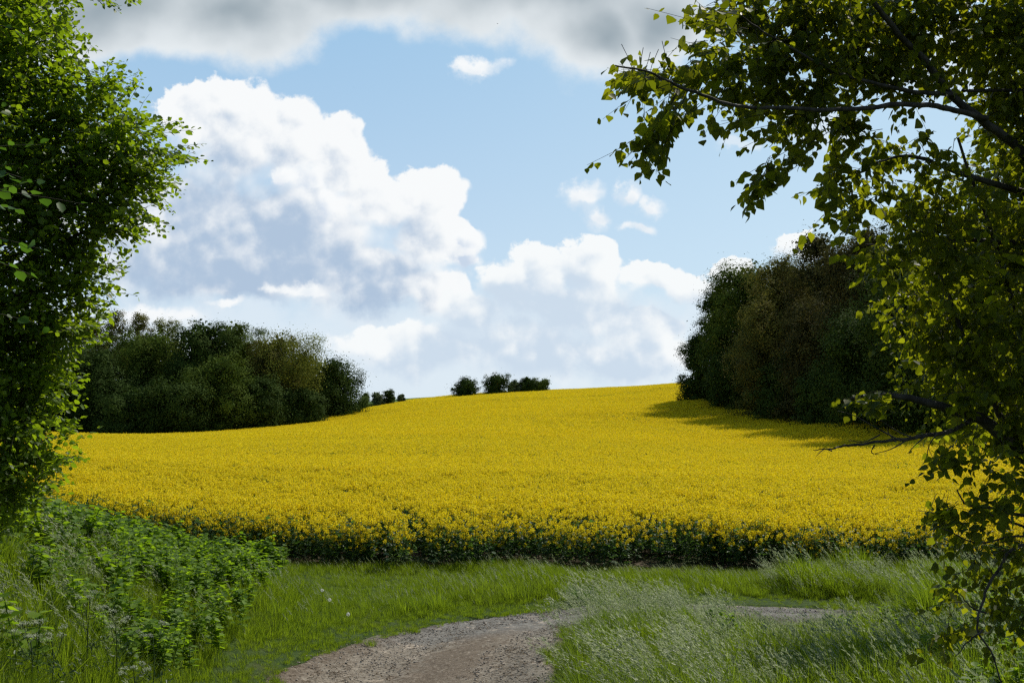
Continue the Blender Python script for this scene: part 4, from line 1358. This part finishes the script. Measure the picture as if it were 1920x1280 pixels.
def build_grass():
    rng = np.random.default_rng(61)
    short = [grass_tuft(400 + s, 46, .13, .22, .0075, .5, 0) for s in range(5)]
    mid = [grass_tuft(420 + s, 44, .14, .42, .008, .5, 1 if s % 3 == 0 else 0, (-.25, -.1)) for s in range(6)]
    n = 66000
    X, Y = rand_xy(n, -13, 16, 5, 29.5, rng)
    inp = inside(X, Y, PATH)
    dp0 = np.full(n, 9.0)
    for A in (PL, PR):
        for a, b in zip(A[:-1], A[1:]):
            dp0 = np.minimum(dp0, seg_dist(X, Y, a, b))
    creep = inp & (dp0 < .42 * vnoise(X, Y, .45, 44) ** 1.5)
    keep = in_view(X, Y) & (~inside(X, Y, FIELD) | ((Y < 27.5) & (X > -8))) & (~inp | creep)
    # a soft edge where the verge creeps onto the track
    keep &= rng.random(n) < .80
    bank = inside(X, Y, LEFT_BANK)
    keep &= ~(bank & (rng.random(n) < .35))
    X, Y, bank = X[keep], Y[keep], bank[keep]
    tallz = inside(X, Y, TALL)
    dpath = np.full(len(X), 9.0)
    for A in (PL, PR):
        for a, b in zip(A[:-1], A[1:]):
            dpath = np.minimum(dpath, seg_dist(X, Y, a, b))
    md = mounds(X, Y)
    long_p = np.where(bank, .85, np.where(tallz, .6, np.clip((dpath - .55) / 1.6, 0, 1) * .9))
    long_ = rng.random(len(X)) < long_p
    idx = np.where(long_, 5 + rng.integers(0, 6, len(X)), rng.integers(0, 5, len(X)))
    scl = rng.uniform(.75, 1.2, len(X)) * (.6 + .8 * md) * np.clip(.38 + dpath * .5, .38, 1.0)
    rear = (Y > 22.3)
    scl *= np.where(rear & (X > 6.0), 1.0, np.where(rear, .62, 1.0))
    scl *= np.where(rear, .55 + .95 * vnoise(X, Y, 2.1, 45), 1.0)
    scl *= np.where((X > .2 * Y) & (X < .305 * Y + .2) & (Y > 11.5) & (Y < 20.9), 1.12, 1.0)
    scl *= np.where((X > 6.6) & (X < 9.5) & (Y > 18) & (Y < 22.5), 1.6, 1.0)
    rot = np.column_stack((rng.normal(size=len(X)) * .08, rng.normal(size=len(X)) * .08, rng.uniform(-.7, .7, len(X))))
    scatter('grass', np.column_stack((X, Y, ground_z(X, Y) - .01)), rot, scl, idx, short + mid, 'green grass on the verge and banks')

    # tall pale meadow grass blown over by the wind
    tall = [grass_tuft(450 + s, 26, .13, .62, .007, .6, 6, (-.55, -.1), [M['meadow'], M['seedhead']]) for s in range(6)]
    n = 9000
    X, Y = rand_xy(n, -9, 14, 6, 27, rng)
    p = np.where(inside(X, Y, TALL), .62 * (vnoise(X, Y, .7, 70) > .25), 0.0)
    lb = inside(X, Y, LEFT_BANK) & (Y < 18.5)
    p = np.maximum(p, np.where(lb, .42 * (vnoise(X, Y, 1.1, 71) > .42), 0))
    p = np.maximum(p, np.where((Y > 23.2) & (X > 5.5) & (Y < 26.0), .3 * (vnoise(X, Y, 1.0, 73) > .4), 0))
    p = np.maximum(p, np.where((X > 6) & (Y < 19.5), .3 * (vnoise(X, Y, 1.4, 72) > .45), 0))
    k = (rng.random(n) < p) & in_view(X, Y) & (~inside(X, Y, PATH) | inside(X, Y, TALL)) & ~inside(X, Y, FIELD)
    X, Y = X[k], Y[k]
    scl = rng.uniform(.75, 1.15, len(X)) * (.7 + .55 * mounds(X, Y)) * np.where(Y > 22.5, .85, 1.0) * np.where((X > .2 * Y) & (Y < 20), .6, 1.0)
    rot = np.column_stack((rng.normal(size=len(X)) * .08, rng.normal(size=len(X)) * .08, rng.uniform(-.5, .5, len(X))))
    scatter('meadow_grass', np.column_stack((X, Y, ground_z(X, Y) - .01)), rot, scl, rng.integers(0, 6, len(X)), tall, 'tall silvery meadow grass bent by the wind beside the track')

    # nettles and other broad-leaved weeds of the banks
    net = [nettle(480 + s, .62) for s in range(6)]
    n = 17000
    X, Y = rand_xy(n, -22, 14, 6, 30, rng)
    b = inside(X, Y, LEFT_BANK)
    p = np.where(b & (Y > 12.5), np.clip(.45 + .9 * (vnoise(X, Y, 1.7, 83) - .2), .25, .95), np.where(b, .45 * (vnoise(X, Y, 1.5, 81) > .45), 0))
    p = np.where(b & (X > -4.9) & (Y > 13.5), p * .5, p)
    p = np.maximum(p, np.where((X > 2.5) & (Y < 18.5) & (vnoise(X, Y, 1.1, 82) > .62), .7, 0))
    k = (rng.random(n) < p) & in_view(X, Y) & ~inside(X, Y, PATH) & ~inside(X, Y, FIELD)
    X, Y = X[k], Y[k]
    scl = rng.uniform(.7, 1.2, len(X)) * (.7 + .5 * mounds(X, Y)) * np.where(X > 2, .7, 1.0)
    rot = np.column_stack((rng.normal(size=len(X)) * .12, rng.normal(size=len(X)) * .12, rng.uniform(0, 6.283, len(X))))
    scatter('weeds', np.column_stack((X, Y, ground_z(X, Y) - .01)), rot, scl, rng.integers(0, 6, len(X)), net, 'nettles and leafy weeds covering the bank')


build_grass()


def pebble(seed, dark):
    rng = np.random.default_rng(seed)
    u, v = np.meshgrid(np.linspace(0, 2 * math.pi, 7)[:-1], np.linspace(.0, math.pi, 5), indexing='xy')
    p = np.stack((np.cos(u) * np.sin(v), np.sin(u) * np.sin(v), np.cos(v)), -1)
    p = p * rng.uniform(.7, 1.15, p.shape) * np.array((1, .75, .5))
    i = np.arange(4)[:, None] * 6
    k = np.arange(6)[None]
    q = np.stack((i + k, i + 6 + k, i + 6 + (k + 1) % 6, i + (k + 1) % 6), -1).reshape(-1, 4)
    acc = Acc()
    acc.add(p.reshape(-1, 3) * .02, q, rng.random())
    return acc.build('pebble', [dark], link=False)


def build_gravel():
    rng = np.random.default_rng(66)
    ms = leaf_mat('pebble_stone', (0.12, 0.11, 0.095), (0.34, 0.30, 0.26), 0.0, None, .9, .2)
    mb = leaf_mat('leaf_litter', (0.05, 0.034, 0.02), (0.13, 0.09, 0.05), 0.1, None, .9, .1)
    var = [pebble(s, ms) for s in range(4)]
    for s in range(3):                        # dry twigs and leaf scraps
        a = Acc()
        r = np.random.default_rng(s)
        tube(a, smooth_line([(-.05 - .02 * s, 0, .003), (0, .004, .006), (.05, -.004, .003)], 5), .0016, 4)
        leaves(a, LEAF_OVAL, np.array([(.03, .03, .006), (-.03, -.02, .006)]), r.normal(size=(2, 3)) * (1, 1, .1), np.array([(0, 0, 1.)] * 2), .026)
        var.append(a.build('litter', [mb], link=False))
    n = 26000
    X, Y = rand_xy(n, -4, 9, 13, 23, rng)
    k = inside(X, Y, PATH) & in_view(X, Y)
    X, Y = X[k], Y[k]
    scl = rng.uniform(.25, 1.0, len(X)) ** 2.2 * 1.25
    tw = rng.random(len(X)) < .12 + .3 * (vnoise(X, Y, .8, 77) > .6)
    idx = np.where(tw, 4 + rng.integers(0, 3, len(X)), rng.integers(0, 4, len(X)))
    scl = np.where(tw, rng.uniform(.5, 1.3, len(X)), scl)
    rot = np.column_stack((rng.normal(size=len(X)) * .15, rng.normal(size=len(X)) * .15, rng.uniform(0, 6.283, len(X))))
    scatter('gravel', np.column_stack((X, Y, ground_z(X, Y) - .012)), rot, scl, idx, var, 'small stones and leaf litter lying on the dirt track')


build_gravel()


# ------------------------------------------------------------------ single plants one can count
def cow_parsley(px, row, Y, H, seed, label):
    p = at(px, row, Y)
    X = p[0]
    z = float(ground_z(X, Y)[0])
    root = empty('cow_parsley', (X, Y, z), label, 'wildflower', 'cow parsley on the left bank')
    rng = np.random.default_rng(seed)
    st = Acc()
    H = max(.4, p[2] - z)
    stalk = smooth_line([(0, 0, 0), (.02, 0, H * .5), (.0, .02, H * .86)], 8)
    tube(st, stalk, .0045, 5)
    n = 60
    a = np.repeat(rng.uniform(0, 6.283, 10), 6) + rng.normal(size=60) * .22
    hh = np.repeat(rng.uniform(.1, .6, 10), 6) * H + rng.normal(size=60) * .02
    rr = np.tile(np.linspace(.03, .2, 6), 10)
    for q in range(10):
        a0, h0 = a[q * 6:q * 6 + 6].mean(), hh[q * 6:q * 6 + 6].mean()
        tube(st, np.array([(.01 * math.cos(a0), .01 * math.sin(a0), h0), (.2 * math.cos(a0), .2 * math.sin(a0), h0 + .06)]), .0018, 3)
    leaves(st, LEAF_LANCE, np.column_stack((np.cos(a) * rr, np.sin(a) * rr, hh + rr * .3)), rng.normal(size=(n, 3)), rng.normal(size=(n, 3)) * .5 + (0, 0, 1.), rng.uniform(.03, .06, n))
    for k in range(5):
        a = k * 1.257 + rng.uniform(-.3, .3)
        s = stalk[rng.integers(len(stalk) // 2, len(stalk))]
        c = np.array((math.cos(a) * rng.uniform(.07, .17), math.sin(a) * rng.uniform(.07, .17), H * rng.uniform(.8, 1.06)))
        tube(st, smooth_line([s, (s + c) / 2 + np.array((0, 0, -.02)), c], 5), .0025, 4)
        um = Acc()
        for j in range(8):
            b = j * 2.4 + k
            r = .036 * math.sqrt(j / 8)
            e = c + np.array((math.cos(b) * r, math.sin(b) * r, .045 - r * r * 14 + rng.normal() * .004))
            tube(st, np.array([c, e]), .001, 3)
            flecks(um, e + rng.normal(size=(9, 3)) * (.008, .008, .005), .009, rng, .4)
        um.build('flower_umbel', M['umbel'], root)
    st.build('stem', M['parsley'], root)


for i, (px, row, Y, lb) in enumerate((
        (40, 1148, 9.2, 'cow parsley with pale umbels nearest the left edge of the bank'),
        (160, 1118, 10.2, 'tallest cow parsley among the grass of the left bank'),
        (95, 1185, 8.6, 'cow parsley low at the left behind the lowest clump'),
        (55, 1232, 7.8, 'lowest cow parsley in the bottom left corner'),
        (285, 1172, 10.8, 'cow parsley farthest right, towards the track'),
        (250, 1255, 9.2, 'cow parsley at the bottom of the bank below the rest'),
        (215, 1150, 10.6, 'cow parsley standing between two taller ones'))):
    cow_parsley(px, row, Y, 0, 700 + i, lb)


def dandelion(px, row, Y, label):
    p = at(px, row, Y)
    z = float(ground_z(p[0], Y)[0])
    H = min(max(p[2] - z, .22), .5)
    root = empty('dandelion_clock', (p[0], Y, z), label, 'dandelion', 'dandelion clocks in the verge')
    rng = np.random.default_rng(int(px))
    a = Acc()
    tube(a, smooth_line([(0, 0, 0), (.01, 0, H * .5), (0, 0, H)], 6), .003, 5)
    a.build('stem', M['grass'], root)
    h = Acc()
    flecks(h, np.array((0, 0, H)) + unit(rng.normal(size=(150, 3))) * .030 * rng.uniform(.7, 1, (150, 1)), .012, rng)
    h.build('seed_head', M['fluff'], root)


for px, row, Y, lb in ((604, 1106, 20.6, 'white dandelion clock highest up the verge near the crop'),
                       (618, 1124, 19.8, 'white dandelion clock in the middle of the three'),
                       (653, 1151, 18.6, 'white dandelion clock closest to the edge of the track')):
    dandelion(px, row, Y, lb)


def tussock(px, row, Y, label):
    p = at(px, row, Y)
    rng = np.random.default_rng(int(px))
    acc = Acc()
    for k in range(420):
        a = rng.uniform(0, 6.283)
        r = .22 * rng.random() ** .5
        blade(acc, np.array((math.cos(a) * r, math.sin(a) * r, -.02)), (math.cos(a), math.sin(a)), rng.uniform(.25, .55), .010, rng.uniform(.3, .9), rng)
    o = acc.build('grass_tussock', M['rape_leaf'])
    o.location = (p[0], Y, float(ground_z(p[0], Y)[0]))
    tag(o, label, 'tussock')


tussock(1092, 1100, 22.9, 'dark green tussock of coarse grass at the bend of the track')


def bird(px, row, Y, span, label):
    acc = Acc()
    s = span / 2
    body = smooth_line([(0, -.35 * s, 0), (0, 0, .03 * s), (0, .3 * s, .04 * s), (0, .45 * s, .03 * s)], 9)
    tube(acc, body, np.interp(np.linspace(0, 1, len(body)), (0, .4, .8, 1), (.03, .14, .10, .02)) * s, 8)
    for k in (-1, 1):
        v = np.array([(k * .05 * s, .2 * s, .05 * s), (k * .5 * s, .25 * s, .28 * s), (k * s, .0, .12 * s), (k * .45 * s, -.05 * s, .24 * s), (k * .05 * s, -.15 * s, .04 * s)])
        v = np.vstack((v, v - (0, 0, .02 * s)))
        acc.add(v, [(0, 1, 3, 4), (1, 2, 2, 3), (5, 9, 8, 6), (6, 8, 7, 7)] if False else [(0, 1, 3, 4), (5, 9, 8, 6), (1, 2, 7, 6), (3, 2, 7, 8), (0, 5, 6, 1), (1, 6, 8, 3)])
    p = at(px, row, Y)
    o = acc.build('bird', M['bird'], loc=(0, 0, 0))
    o.location = p
    o.rotation_euler = (0, 0, .6)
    tag(o, label, 'bird', 'birds in the sky')


M['bird'] = bark_mat('bird_feathers', (0.02, 0.02, 0.02), (0.05, 0.045, 0.04), 8)
bird(933, 45, 120, .34, 'tiny dark bird flying under the grey cloud')
bird(664, 164, 150, .22, 'tiny dark bird beside the white cloud edge')
